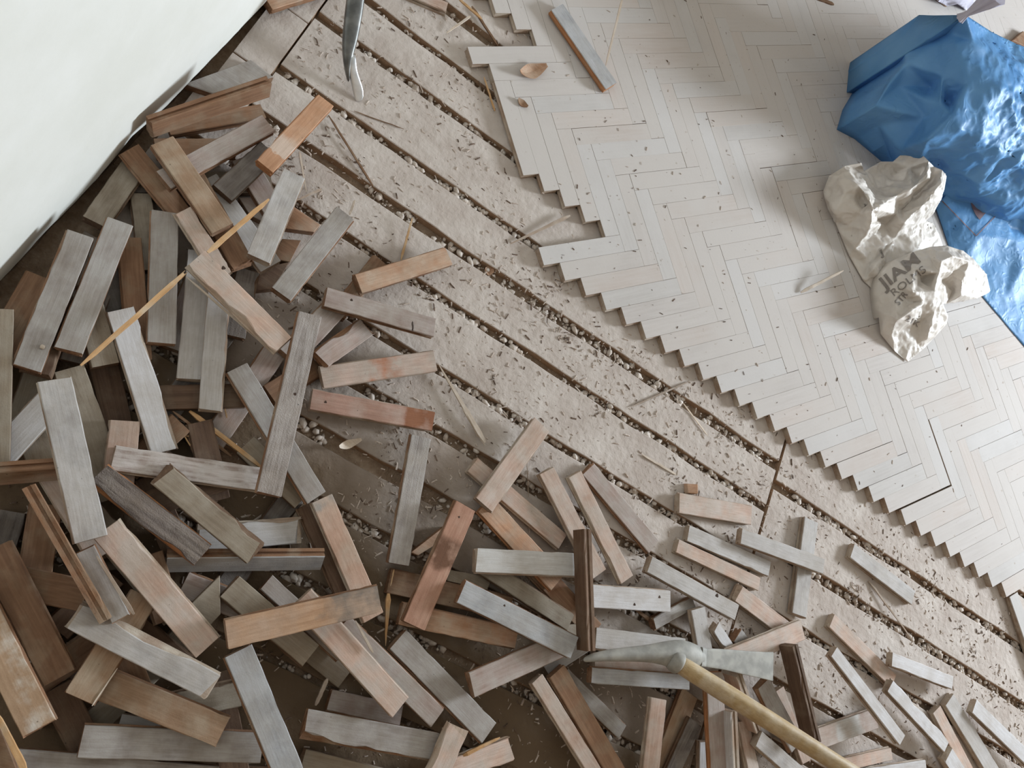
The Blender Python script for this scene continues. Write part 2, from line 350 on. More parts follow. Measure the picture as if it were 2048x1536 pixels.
def prism(name, pts, th, mats):
    c = sum((Vector(p_) for p_ in pts), Vector())/len(pts)
    area2 = sum(pts[i][0]*pts[(i+1) % len(pts)][1]-pts[(i+1) % len(pts)][0]*pts[i][1] for i in range(len(pts)))
    if area2 < 0: pts = pts[::-1]
    n_ = len(pts); v = []
    for p_ in pts: v.append((p_[0]-c.x, p_[1]-c.y, -th))
    for p_ in pts: v.append((p_[0]-c.x, p_[1]-c.y, -.03))
    for p_ in pts: v.append(((p_[0]-c.x)*.96, (p_[1]-c.y)*.96, 0))
    f_ = [tuple(range(n_-1, -1, -1)), tuple(range(2*n_, 3*n_))]; fm = [1, 0]
    for i in range(n_):
        j = (i+1) % n_
        f_ += [(i, j, n_+j, n_+i), (n_+i, n_+j, 2*n_+j, 2*n_+i)]; fm += [1, 0]
    o = mesh_obj(name, v, f_, mats, fmat=fm); o.location = Vector((c.x, c.y, c.z))*U
    return o

# ---------------------------------------------------------------- laid parquet (herringbone), parts of the floor
VA = Vector(VA+(0,)); VB = Vector(VB+(0,)); P0 = Vector(P0+(0,))
laid = []
def visible(pts, mgn):
    for p_ in pts:
        d = Vector((p_.x, p_.y, T))-Vector((0, 0, HC)); c = RCM.transposed() @ d
        if c.z < 0:
            u = 1024+F*c.x/-c.z; v = 768-F*c.y/-c.z
            if -mgn < u < 2048+mgn and -mgn < v < 1536+mgn: return True
    return False
for mm in range(0, 9):
    for i in range(-60, 60):
        sh = Vector((.09, .10, 0)) if (mm == 0 and i >= 20) else Vector((0, 0, 0))
        for kind in 'AB':
            if kind == 'A':
                if mm == 0 and (i < 0 or i > 27): continue
                if mm == 1 and i < -6: continue
                u0, v0, du, dv = i+mm*K, i-mm*K, K, 1
            else:
                if mm == 0 and (i < -5 or i > 40): continue
                u0, v0, du, dv = i+K+mm*K, i+1-K-mm*K, 1, K
            cs = [P0+VA*(u0+a*du+sh.x)+VB*(v0+b*dv+sh.y) for a, b in ((0, 0), (1, 0), (1, 1), (0, 1))]
            if not visible(cs, 260): continue
            c = sum(cs, Vector())/4
            laid.append((c.length, kind, c, i, mm))
laid.sort(key=lambda q: q[0])
base_laid = []
for k in range(8):
    v, f_, fm = block_bm(K-.008, .992, T, 100+k, worn=.15, arr=.008)
    for m_ in (M_DUSTY, M_DUSTY2, M_DUSTY3):
        me = bpy.data.meshes.new('parquet_block'); me.from_pydata([tuple(Vector(q)*U) for q in v], [], f_)
        me.materials.append(m_); me.materials.append(SIDEL)
        for p_, q in zip(me.polygons, fm): p_.material_index = q
        me.update(); base_laid.append(me)
angA = math.atan2(VA.y, VA.x); angB = math.atan2(VB.y, VB.x)
def put_laid(me, kind, c, i, mm):
    o = bpy.data.objects.new('parquet_block', me); COL.objects.link(o); o.parent = floor
    rr = random.Random(i*131+mm*17+(kind == 'A'))
    o.location = Vector((c.x+(rr.uniform(-.03, .03) if rr.random() < .12 else 0), c.y+(rr.uniform(-.03, .03) if rr.random() < .12 else 0), rr.uniform(-.006, .004)))*U
    if mm == 0 and i >= 20 and kind == 'B':
        o.scale.x = 1+.10/K; o.location = Vector((c.x-VB.x*.05, c.y-VB.y*.05, 0))*U
    o.rotation_euler = (rr.uniform(-.002, .002), rr.uniform(-.0006, .0006), (angA if kind == 'A' else angB)+rr.uniform(-.001, .001))
    return o
rest = []
for idx, (d_, kind, c, i, mm) in enumerate(laid):
    rr = random.Random(i*77+mm*5+(kind == 'B')*3)
    me = base_laid[rr.choices(range(24), [ (4, 2, 2)[q % 3] for q in range(24)])[0]]
    if idx < 296: put_laid(me, kind, c, i, mm)
    else: rest.append((me, kind, c, i, mm))
print('laid boards', len(laid), 'rest', len(rest))
if rest:
    v = []; f_ = []
    for me, kind, c, i, mm in rest:
        ca, sa = (math.cos(angA), math.sin(angA)) if kind == 'A' else (math.cos(angB), math.sin(angB))
        hz = random.Random(i*3+mm).uniform(-.004, .004)
        b0 = len(v)
        for (x, y, z) in ((-K/2+.004, -.496, 0), (K/2-.004, -.496, 0), (K/2-.004, .496, 0), (-K/2+.004, .496, 0)):
            for zz in (0, T-.008+hz): v.append((c.x+x*ca-y*sa, c.y+x*sa+y*ca, zz))
        for (x, y) in ((-K/2+.01, -.49), (K/2-.01, -.49), (K/2-.01, .49), (-K/2+.01, .49)):
            v.append((c.x+x*ca-y*sa, c.y+x*sa+y*ca, T+hz))
        for q in range(4):
            r_ = (q+1) % 4
            f_ += [(b0+2*q, b0+2*r_, b0+2*r_+1, b0+2*q+1), (b0+2*q+1, b0+2*r_+1, b0+8+r_, b0+8+q)]
        f_.append((b0+8, b0+9, b0+10, b0+11))
    o = mesh_obj('parquet_block', v, f_, M_DUSTY, floor); fix_normals(o); o['kind'] = 'stuff'
# border block at the broken corner, lower right
cb = at(2019, 1194, T); v, f_, fm = block_bm(K, .98, T, 77, worn=.6)
o = mesh_obj('parquet_block', v, f_, [M_DUSTY3, SIDEL], floor, fmat=fm)
c = cb+VB*(K/2)+VA*.5; o.location = Vector((c.x, c.y, 0))*U; o.rotation_euler = (0, 0, angB)

# ---------------------------------------------------------------- the wall with broken plaster foot
wa = at(526, 10, .6); wb = at(34, 525, .6)
wd = (wb-wa).normalized(); wn = Vector((wd.y, -wd.x, 0))
if wn.x < 0: wn = -wn
A0 = wa-wd*60; LW = 120; HT = 56
nu, v, f_, fm = 360, [], [], []
def foot(s):
    z = .55+.14*noise.noise((s*.5, 3, 0))+.06*noise.noise((s*2.3, 1, 0))
    s0 = (at(262, 285, .6)-A0).dot(wd)
    d = abs(s-s0)
    if d < 2.2: z += .55*(1-d/2.2)
    return max(.3, z)
for i in range(nu+1):
    s = 42+ (60)*i/nu; p_ = A0+wd*s; z0 = foot(s)
    j = .05*noise.noise((s*1.7, 0, 4))
    for off, z in ((-.5, z0+.06), (-.05, z0), (0, z0+.05), (.0, z0+.3), (0, z0+1.5), (0, 12), (0, HT), (-4, HT)):
        q = p_+wn*off; v.append((q.x, q.y, z))
W8 = 8
for i in range(nu):
    for k in range(W8-1):
        a = i*W8+k; f_.append((a, a+1, a+1+W8, a+W8)); fm.append(1 if k == 0 else 0)
wall = mesh_obj('wall_left', v, f_, [M_WALL, M_PLASTERRAW], fmat=fm); wall['kind'] = 'structure'
wall['label'] = 'white plastered wall rising behind the heap'
v = []; f_ = []
for i in range(121):
    s = 42+.5*i; p_ = A0+wd*s
    for off, z in ((-.42+.10*noise.noise((s, 0, 0)), 1.9), (-.36+.12*noise.noise((s*1.3, 2, 0)), .4), (-.2+.12*noise.noise((s, 7, 0)), -.9)):
        q = p_+wn*off; v.append((q.x, q.y, z))
for i in range(120):
    for k in range(2): a = i*3+k; f_.append((a, a+1, a+4, a+3))
o = mesh_obj('trim_1', v, f_, M_MASON); o['kind'] = 'structure'; o['label'] = 'dark masonry exposed behind the missing plaster foot'

def slab(name, a, b, mat, label):
    (xa, ya, za), (xb, yb, zb) = a, b
    v = [(x, y, z) for x in (xa, xb) for y in (ya, yb) for z in (za, zb)]
    f_ = [(0, 1, 3, 2), (4, 6, 7, 5), (0, 4, 5, 1), (2, 3, 7, 6), (0, 2, 6, 4), (1, 5, 7, 3)]
    o = mesh_obj(name, v, f_, mat); fix_normals(o); o['kind'] = 'structure'; o['label'] = label; return o
slab('added_ceiling', (-14, -24, 56), (84, 96, 60), M_WALL, 'plain white slab overhead, unseen, added to cut the ambient light')  # added out of view to block ambient light from above
slab('added_wall_back', (-14, -24, -1), (84, -20, 56), M_CLAY, 'plain wall on the near side, unseen, added to cut the ambient light')  # added out of view; keeps ambient light off the near end of the heap
# ---------------------------------------------------------------- loose parquet blocks
# (key, flags, colour, plan corners *100 in U, top heights at both ends in U, thickness in U, label)
BLOCKS=[
 ('1','q','g',[-799,2003,-643,2305,-522,2297,-685,2041],[0.43,0.43],0.43,'grey mitred block flat against the wall foot, topmost piece of the heap'),
 ('3','','o',[-491,2104,-437,2059,-708,1734,-762,1779],[1.0,0.81],0.43,'small orange block end showing under the brown block propped on its edge'),
 ('8','','o',[-750,1669,-693,1604,-447,1818,-504,1883],[0.97,0.87],0.43,'orange block lying crosswise beneath the tan block near the wall'),
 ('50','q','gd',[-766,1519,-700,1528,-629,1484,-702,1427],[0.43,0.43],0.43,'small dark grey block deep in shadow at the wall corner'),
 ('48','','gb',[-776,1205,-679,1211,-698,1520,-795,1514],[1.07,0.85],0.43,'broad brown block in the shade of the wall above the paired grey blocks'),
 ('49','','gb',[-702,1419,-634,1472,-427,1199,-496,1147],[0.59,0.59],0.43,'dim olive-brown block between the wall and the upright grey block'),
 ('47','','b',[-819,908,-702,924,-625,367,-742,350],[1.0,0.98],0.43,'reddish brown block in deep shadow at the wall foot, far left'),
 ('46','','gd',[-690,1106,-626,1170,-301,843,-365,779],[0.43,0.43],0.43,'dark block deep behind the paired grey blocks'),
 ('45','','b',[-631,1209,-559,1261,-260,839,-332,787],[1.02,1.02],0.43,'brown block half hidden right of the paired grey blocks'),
 ('52','','gb',[-299,1869,-236,1789,-518,1569,-581,1648],[0.43,0.43],0.43,'olive shaded block lying level behind the pale blue-grey block'),
 ('53','q','pg',[-346,1676,-228,1774,-199,1641,-268,1633],[0.43,0.43],0.43,'pinkish grey scrap in the gap above the splintered lath'),
 ('51','','gl',[-521,1594,-468,1704,-47,1505,-100,1394],[0.85,1.06],0.43,'light grey block running down under the tan block and its shadow'),
 ('54','q','o',[-133,1787,6,1783,0,1733,-119,1668],[0.43,0.43],0.43,'orange-brown chip block behind the ribbed grey block'),
 ('154','q','b',[-100,1620,-29,1663,-19,1542,-89,1512],[0.43,0.43],0.43,'small brown block showing between the two grey blocks near the top'),
 ('55','q','db',[-185,1356,-20,1544,-15,1392,-129,1293],[0.43,0.43],0.43,'dark brown block in the hollow under the pale blue-grey block'),
 ('155','','b',[285,1807,362,1797,318,1443,240,1453],[0.43,0.43],0.43,'brown shaded block under the light orange block at the plank edge'),
 ('17','','pg',[199,1468,304,1446,237,1122,133,1143],[0.86,1.13],0.43,'pinkish grey block half under the mauve block, top end'),
 ('18','','pg',[380,1495,465,1459,345,1173,260,1208],[0.71,1.16],0.43,'pinkish grey block with a torn lower edge right of the long weathered block'),
 ('56','','b',[158,983,244,942,357,1179,271,1220],[0.6,0.43],0.43,'brown block corner just left of the long weathered block'),
 ('98','','b',[1609,701,1634,600,1047,458,1023,560],[0.52,0.43],0.43,'orange-brown block lying level beneath the red-brown bruised block'),
 ('99','','o',[1672,577,1693,486,1140,357,1119,448],[0.98,0.96],0.43,'rust-pink block lying under the red-brown bruised block'),
 ('146','q','o',[1071,661,1164,838,1192,792,1107,664],[0.43,0.43],0.43,'orange sliver of block left of the red-brown bruised block'),
 ('145','','b',[1635,824,1673,939,2103,798,2065,683],[0.43,0.43],0.43,'orange-brown block buried under the pale bright level block'),
 ('143','q','gb',[1896,694,1989,743,2060,638,1987,572],[0.69,0.69],0.43,'olive block end below the block standing on edge'),
 ('100','q','gb',[1249,668,1478,736,1479,675,1283,626],[0.43,0.43],0.43,'grey-brown slip of wood above the blue-grey sloping block'),
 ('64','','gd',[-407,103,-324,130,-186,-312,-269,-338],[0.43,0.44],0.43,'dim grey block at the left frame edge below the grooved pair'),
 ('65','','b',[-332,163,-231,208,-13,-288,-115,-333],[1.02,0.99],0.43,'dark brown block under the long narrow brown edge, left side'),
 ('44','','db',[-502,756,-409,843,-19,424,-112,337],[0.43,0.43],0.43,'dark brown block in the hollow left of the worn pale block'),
 ('43','','gb',[-521,610,-452,691,-57,354,-127,273],[1.28,0.84],0.43,'grey-brown block under the large plain grey block, right side'),
 ('41','','gl',[-516,540,-415,528,-459,146,-560,158],[1.48,1.54],0.43,'light block crossing behind the large plain grey block, left side'),
 ('42','','db',[-617,546,-508,580,-605,889,-715,854],[1.65,1.43],0.43,'dark brown block with splintered end under the paired grey blocks'),
 ('63','','p',[-344,246,-298,323,1,143,-46,66],[1.42,1.53],0.43,'dull pink block in shadow under the large plain grey block'),
 ('73','','p',[250,519,238,446,-85,500,-73,572],[0.43,0.43],0.43,'pinkish block corner peeping out under the whitish mottled block'),
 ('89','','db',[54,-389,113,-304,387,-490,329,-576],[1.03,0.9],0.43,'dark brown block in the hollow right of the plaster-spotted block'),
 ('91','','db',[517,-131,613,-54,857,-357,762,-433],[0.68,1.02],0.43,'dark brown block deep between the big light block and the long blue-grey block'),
 ('90','','gl',[328,-343,348,-420,667,-339,648,-262],[0.92,1.3],0.43,'pale block glimpsed under the tan block with the split end'),
 ('77','','pg',[551,246,571,314,990,193,971,125],[0.86,1.02],0.43,'brownish grey block below the rounded grey edge, going under the broad orange block'),
 ('78','','o',[726,264,737,331,1034,282,1023,215],[0.97,0.82],0.43,'yellowish corner of block at the upper side of the broad orange block'),
 ('76','','gb',[422,152,445,251,861,150,837,52],[1.56,1.47],0.43,'olive-grey block with a sharp left corner above the broad orange block'),
 ('75','q','gb',[320,16,382,221,456,97,425,-24],[1.53,1.53],0.43,'olive block cut to a point, below the rounded grey edge'),
 ('74','','db',[531,595,574,649,925,370,882,317],[0.78,1.03],0.43,'dark brown block along the left flank of the pale pink sloping block'),
 ('79','','gb',[1061,144,1037,33,582,130,606,242],[0.44,0.45],0.43,'dusky grey-brown block on the shaded planks under the broad orange block'),
 ('94','','pg',[1013,23,1028,-57,1353,3,1338,83],[0.51,0.43],0.43,'mauve-grey rough block behind the mottled bottom grey block'),
 ('95','','gb',[1016,-216,1030,-315,1483,-251,1469,-152],[0.43,0.43],0.43,'rough grey-brown block at the bottom edge under the half-shaded grey block'),
 ('96','','db',[755,-378,787,-467,1070,-367,1038,-277],[0.43,0.88],0.43,'dark reddish block at the bottom edge beside the long blue-grey block'),
 ('97','','p',[1842,152,1901,73,1619,-138,1560,-59],[0.78,1.12],0.43,'ragged peach-coloured block with torn fibres at the bottom edge'),
 ('25','','p',[1152,1116,1167,1201,1752,1093,1737,1007],[0.43,0.47],0.43,'pink-brown block passing beneath the propped pinkish block'),
 ('24','','o',[1276,969,1310,1068,1794,899,1759,800],[0.58,0.95],0.43,'orange-pink block running under the pale bright level block'),
 ('105','','p',[1474,1269,1525,1343,1991,1022,1940,948],[0.92,1.0],0.43,'pinkish block, first of three parallel ones right of the propped block'),
 ('107','','pg',[1712,1403,1743,1491,2254,1312,2223,1224],[0.43,0.45],0.43,'greyish pink block, rightmost of the three parallel ones'),
 ('106','','p',[1622,1333,1671,1402,2143,1063,2094,994],[0.89,1.02],0.43,'pale pink block, middle of the three parallel ones'),
 ('108','','p',[2751,1773,2787,1673,2311,1499,2275,1599],[0.43,0.51],0.43,'dusty pale pink block on the planks beside the orange wood chip'),
 ('113','','gl',[3199,1346,3312,1362,3236,1919,3122,1903],[0.54,0.43],0.43,'light grey block lying under the crossing grey block near the plank joint'),
 ('112','','gl',[3285,1710,3300,1625,2710,1520,2695,1605],[1.05,0.88],0.43,'light grey block laid across another near the plank joint'),
 ('111','','p',[2944,1432,2951,1359,2375,1304,2368,1377],[0.43,0.43],0.43,'creamy pink block, lower of the touching pair right of the heap'),
 ('110','','gl',[2978,1546,2989,1459,2415,1389,2404,1477],[0.45,0.43],0.43,'light grey block, upper of the touching pair right of the heap'),
 ('116','','p',[3268,1293,3259,1196,2793,1237,2801,1333],[0.43,0.58],0.43,'pale speckled block with a rough end above the mattock blade'),
 ('115','','gl',[2807,1214,2808,1128,2213,1116,2211,1202],[1.0,0.93],0.43,'light grey block with a knot near its right end'),
 ('114','','gl',[4086,1891,4079,1797,3523,1838,3530,1932],[0.44,0.43],0.43,'light block lying alone on the planks at the right'),
 ('120','','p',[4066,1359,4047,1272,3490,1394,3509,1481],[0.44,0.43],0.43,'dusty pinkish block half coated in debris, right side'),
 ('121','','w',[4471,1523,4483,1444,3951,1364,3939,1444],[0.88,0.99],0.43,'bluish white block on the planks at lower right'),
 ('124','','gl',[4496,1349,4554,1453,5129,1133,5071,1028],[0.45,0.59],0.43,'light grey block running off the bottom, right of the pinkish one'),
 ('125','','p',[4413,1269,4462,1339,4950,997,4901,926],[0.43,0.63],0.43,'narrow pinkish block running off the bottom at lower right'),
 ('126','','w',[4496,1044,4543,1138,4912,950,4864,857],[0.9,0.9],0.43,'pale block end at the bottom edge below the white torn-ended block'),
 ('123','','w',[5306,1334,5285,1245,4686,1388,4708,1478],[1.15,0.81],0.43,'white block entering the right bottom corner'),
 ('122','','w',[4532,1159,4510,1078,3960,1222,3981,1303],[0.93,0.98],0.43,'white block with a torn lower end at lower right'),
 ('127','','p',[3952,1119,4016,1023,3603,750,3539,846],[0.43,0.67],0.43,'pale pink block with a whitewashed patch at lower right'),
 ('128','','p',[4135,964,4167,907,3759,683,3728,740],[0.43,0.5],0.43,'narrow dusty pink block at the bottom edge beside the handle'),
 ('129','','w',[4393,995,4439,900,3900,635,3853,730],[0.64,0.43],0.43,'dusty pale block lowest at the bottom edge, right of the handle'),
 ('119','','w',[4086,1033,4059,967,3452,1216,3479,1282],[1.6,1.42],0.43,'white block with a brown side, right of the block on edge'),
 ('136','','g',[2352,932,2391,894,2594,1103,2555,1141],[0.63,0.43],0.43,'narrow grey block below the lavender block'),
 ('137','','gl',[2531,1057,2604,1112,2788,866,2715,812],[1.0,0.85],0.43,'short block with a lit pale top above the mattock eye'),
 ('139','','g',[2858,1035,2882,1116,3091,1053,3067,973],[0.76,0.43],0.43,'small grey block just above the mattock blade'),
 ('138','','w',[2676,1017,2700,1075,3008,945,2984,887],[1.17,0.74],0.43,'white ragged narrow block between heap and mattock blade'),
 ('135','','w',[2377,1093,2417,994,1926,798,1886,897],[0.99,1.0],0.43,'lavender-white block with two nail holes'),
 ('133','','gl',[2078,658,2047,751,2553,918,2584,825],[0.99,0.96],0.43,'light grey block directly behind the mattock spike'),
 ('132','','p',[2612,823,2635,758,2113,570,2090,635],[0.9,0.96],0.43,'pink block directly under the mattock spike'),
 ('131','','bl',[2601,755,2624,689,2089,501,2066,567],[1.47,1.49],0.43,'blue-grey block with pink tongue below the mattock spike'),
 ('117','','p',[3211,1322,3287,1227,2844,870,2768,964],[1.12,1.46],0.43,'pinkish wide block above the mattock blade'),
 ('182','','p',[3237,923,3281,969,3569,688,3525,642],[0.43,0.54],0.43,'speckled pink block under the handle beside the block on edge'),
 ('181','','g',[3043,860,3093,948,3442,751,3392,662],[1.26,0.93],0.43,'grey block going under the handle below the mattock blade'),
 ('180','e','p',[2839,846,2867,885,3140,695,3112,656],[1.86,1.2],1.0,'pinkish white block on edge passing under the handle'),
 ('177','','t',[2656,705,2775,693,2723,185,2605,197],[0.43,0.5],0.43,'tan block in shade left of the handle'),
 ('178','','gd',[2715,587,2796,573,2734,198,2652,212],[0.96,0.93],0.43,'dark grooved block at the bottom edge left of the handle'),
 ('179','','w',[2852,514,2917,537,3008,283,2943,260],[0.43,0.43],0.43,'bluish sliver of block at the bottom edge'),
 ('174','','p',[2424,574,2516,597,2628,147,2536,124],[1.5,1.5],0.43,'pink-white pitted upright block at the bottom left of the handle'),
 ('175','','p',[3039,685,3103,718,3270,393,3206,361],[0.55,1.26],0.43,'pink-brown block just under the handle at the bottom'),
 ('176','e','w',[2844,680,2877,696,3050,333,3016,317],[2.13,2.01],1.0,'white grooved block on edge at the bottom under the handle'),
 ('173','','pg',[2675,798,2776,848,3034,317,2933,268],[1.62,1.54],0.43,'long greyish pink block going under the handle with an orange flank'),
 ('183','','gl',[3124,603,3139,686,3674,588,3659,505],[1.24,1.02],0.43,'light grey block at the bottom right below the handle'),
 ('118','e','db',[3103,1123,3133,1148,3450,763,3420,738],[2.25,2.11],1.0,'brown block standing on edge with white tongue lines right of the blade'),
 ('185','','bl',[1870,490,1928,456,2033,631,1975,666],[0.6,1.39],0.43,'pale blue block corner between pinkish grey block and brown block'),
 ('184','','g',[2417,420,2399,349,1981,459,2000,530],[0.43,0.56],0.43,'grey block slipping out from under the brown block at bottom centre'),
 ('172','','b',[1890,443,1938,525,2511,189,2463,107],[1.28,1.22],0.43,'brown block with pale tongue at bottom centre'),
 ('171','','p',[1809,385,1842,444,2364,144,2330,85],[1.39,1.58],0.43,'narrow light pink block at bottom centre'),
 ('102','','gb',[1906,750,1898,668,1385,713,1392,795],[1.17,0.93],0.43,'brownish grey block under the pale bright level block'),
 ('103','','w',[1348,695,1304,796,1854,1037,1899,936],[1.53,1.62],0.43,'pale bright level block crossed by the dark block on edge'),
 ('104','e','db',[1694,1079,1757,1110,1996,625,1933,593],[2.71,2.7],1.0,'dark block standing on its edge across the pale bright level block'),
 ('142','','pg',[1569,225,1494,305,1845,636,1920,557],[1.62,1.46],0.43,'pinkish grey block rising to the right in the lower centre'),
 ('101','','bl',[1907,648,1909,546,1302,535,1300,637],[2.17,2.03],0.43,'blue-grey sloping block in the lower centre'),
 ('23','','p',[1223,1008,1326,986,1434,1485,1331,1508],[1.04,0.99],0.43,'propped pinkish block crossing the planks in the centre'),
 ('19','','p',[734,1524,797,1449,381,1096,317,1172],[0.98,0.98],0.43,'pinkish block with a bare reddish patch mid-length'),
 ('16','','pg',[668,1647,695,1560,197,1401,169,1488],[1.48,1.52],0.43,'mauve-pink block with a nail and grooved upper edge'),
 ('15','','o',[553,2026,626,1969,319,1574,245,1631],[0.89,1.01],0.43,'light orange block at the edge of the bare planks'),
 ('22','','p',[872,1267,904,1181,373,983,341,1070],[0.96,0.97],0.43,'reddish pink block with a darker right end'),
 ('21','','g',[820,1119,913,1146,1076,597,983,569],[0.98,0.97],0.43,'slim grey ribbed block lying alone across the shaded planks'),
 ('82','','g',[1149,256,1181,355,1740,174,1708,75],[0.97,1.03],0.43,'grey block crossing the lower centre, darker in its middle'),
 ('81','','pg',[1440,47,1466,133,919,299,892,213],[1.51,1.51],0.43,'grey-pink block squeezed between two parallel neighbours in the lower centre'),
 ('80','','p',[1243,18,1277,111,712,320,678,228],[2.12,2.06],0.43,'peach-pink block with scattered nicks in the lower centre'),
 ('84','','g',[951,-182,929,-77,1495,45,1518,-61],[1.55,1.57],0.43,'grey level block at the bottom, left of the torn pink one'),
 ('83','','p',[1483,99,1580,96,1563,-357,1465,-353],[2.05,2.07],0.43,'pink block with a torn right edge running off the bottom'),
 ('28','','p',[560,629,618,702,1043,371,986,297],[1.5,1.52],0.43,'pale pink sloping block with a grey upper end'),
 ('27','','o',[1122,938,1232,940,1241,378,1132,376],[1.58,1.54],0.43,'red-brown bruised block sloping down left in the centre'),
 ('10','','g',[-26,1349,69,1339,118,1847,24,1856],[1.53,1.48],0.43,'ribbed grey block with a grooved right edge near the top'),
 ('12','','b',[-195,1325,-142,1406,-536,1665,-589,1584],[1.55,1.24],0.43,'reddish block end under the splintered lath near the top'),
 ('7','','b',[-803,1506,-772,1593,-445,1476,-477,1389],[1.46,1.02],0.43,'darker brown block leaning out from the wall'),
 ('4','','pg',[-452,2023,-368,1990,-567,1481,-650,1514],[1.66,1.71],0.43,'grey-brown block with fibrous lower edge near the top of the heap'),
 ('5','','o',[-304,2267,-221,2258,-274,1780,-357,1789],[1.92,2.14],0.43,'bright orange-brown block with a whitish plaster smear'),
 ('2','er8','b',[-776,1651,-749,1636,-478,2118,-505,2133],[2.62,2.66],1.0,'brown block propped on its edge against the wall'),
 ('6','','t',[-717,1582,-673,1671,-289,1478,-333,1390],[2.13,2.17],0.43,'tan block lying over the grey-brown one near the wall'),
 ('11','','p',[-504,1392,-466,1458,-183,1292,-221,1226],[1.93,2.17],0.43,'short pink-white block crossed by the splintered lath'),
 ('36','','g',[-582,1367,-491,1418,-217,929,-308,878],[1.5,1.51],0.43,'upright grey scratched block between the tan block and the paired grey blocks'),
 ('9','','gl',[-180,1396,-82,1412,-154,1857,-252,1841],[2.16,1.96],0.43,'pale blue-grey block standing out near the top of the heap'),
 ('35','','w',[-495,907,-426,981,7,574,-63,500],[1.57,1.52],0.43,'worn pale block with a torn right edge'),
 ('37','','gl',[-146,818,-62,859,-303,1358,-387,1317],[1.07,1.15],0.43,'pale grey block, left of the two joined edge to edge'),
 ('137b','','gl',[-10,743,68,781,-178,1281,-255,1243],[1.48,1.56],0.43,'pale grey block, right of the two joined edge to edge'),
 ('13','','p',[-342,1198,-316,1293,150,1164,123,1069],[2.59,2.64],0.43,'long split peach block with a loose lath along its flank'),
 ('57','','g',[4,931,50,1010,592,695,546,616],[1.52,1.54],0.43,'long grey block passing under the long weathered block'),
 ('34','','p',[-262,550,-167,596,-57,369,-152,323],[1.49,1.4],0.43,'square pinkish block end beside the whitish mottled block'),
 ('33','','w',[-162,380,-194,469,324,660,356,571],[1.89,1.79],0.43,'whitish mottled block with tongue along its lower edge'),
 ('72','','gl',[569,570,623,481,269,265,215,355],[0.93,1.01],0.43,"light grey level block under the olive block's torn end"),
 ('30','er32','bl',[702,469,720,432,190,167,172,204],[1.86,1.62],1.0,'rounded blue-grey block on edge with a pink upper strip'),
 ('31','','gb',[447,297,468,391,0,496,-21,402],[2.18,2.29],0.43,'olive-brown block with a torn lower edge'),
 ('32','','gd',[275,208,293,300,-178,394,-197,302],[2.1,2.07],0.43,'dark coarse-grained block with orange rotten flank'),
 ('20','','g',[116,1274,208,1302,429,572,336,544],[2.81,2.58],0.43,'long weathered grey block with raised grain'),
 ('38','','g',[-668,1119,-771,1094,-640,550,-537,574],[2.13,2.08],0.43,'large grey block with a white speck, left of the pair by the wall'),
 ('138b','','g',[-587,1245,-685,1222,-560,679,-462,701],[2.1,2.07],0.43,'large grey block, right of the pair by the wall'),
 ('40','','gb',[-812,690,-742,733,-445,243,-515,200],[2.03,2.06],0.43,'grey-olive block cut off by the left frame edge'),
 ('61','er20','b',[-318,315,-298,285,-560,110,-579,140],[2.64,2.58],1.0,'brown grooved pair of edges running off the left frame'),
 ('66','','b',[-5,18,21,-100,-438,-202,-464,-85],[1.64,1.52],0.43,'wide brown block at the left edge above the plaster-spotted block'),
 ('68','','b',[45,-350,106,-262,-305,23,-366,-64],[2.1,2.07],0.43,'orange-brown block beside the plaster-spotted block'),
 ('67','','t',[78,-503,137,-419,-273,-131,-332,-216],[2.63,2.63],0.43,'plaster-spotted tan block at the left edge'),
 ('87','','g',[107,-649,81,-553,728,-375,754,-471],[1.38,1.36],0.43,'grey block running along the bottom left edge'),
 ('86','','g',[813,-207,850,-317,264,-516,226,-406],[1.81,1.8],0.43,'dull grey block lying level at the bottom left'),
 ('70','','t',[659,-205,662,-317,148,-329,146,-216],[2.37,1.98],0.43,'tan block at the lower left pointing to the long blue-grey block'),
 ('170','','t',[111,-334,216,-337,226,43,121,46],[2.59,2.2],0.43,'brown block crossing under the big light block at lower left'),
 ('69','','gl',[543,-88,538,-183,-4,-154,1,-59],[3.15,2.75],0.43,'big light grey block with a torn lower right end'),
 ('62','e','b',[93,-95,111,-66,-331,212,-349,183],[3.83,3.75],1.0,'long narrow brown edge of a block at the left'),
 ('162','','g',[132,-81,160,-39,-68,118,-97,76],[3.03,3.13],0.43,'whitish grey split block ending on the big light block'),
 ('39','','gl',[-517,520,-436,595,-40,170,-121,94],[3.26,3.18],0.43,'large plain grey block on top of the heap at left'),
 ('71','','p',[440,-75,480,21,-41,238,-81,141],[2.66,2.66],0.43,'long pinkish-tan block left of the lower centre'),
 ('85','','bl',[532,-34,596,47,1074,-336,1010,-416],[2.63,2.68],0.43,'long blue-grey ribbed block running off the bottom'),
 ('29','','o',[921,434,984,351,520,-4,457,79],[3.23,3.17],0.43,'broad orange block with a grey right end'),
 ('88','q','b',[-91,-499,-13,-479,110,-579,5,-648],[3.18,3.18],0.43,'brown block corner at the extreme bottom left'),
 ('147','','o',[-793,2635,-694,2585,-485,3000,-585,3050],[0.67,0.43],0.43,'orange block end at the very top beside the wall'),
 ('148','','p',[-47,3313,-26,3254,-301,3157,-322,3216],[0.43,0.43],0.43,'pinkish scrap at the top edge near the laid parquet'),
 ('149','P','bl',[438,3682,485,3792,976,3580,929,3470],[0.93,0.91],0.43,'bluish grey block with an orange flank lying loose on the laid parquet'),
 ('f0','f','db',[280,99,232,184,-223,-74,-175,-159],[0.43,0.43],0.43,'dark brown block buried beneath the wide brown block at the left edge above the plaster-spotted'),
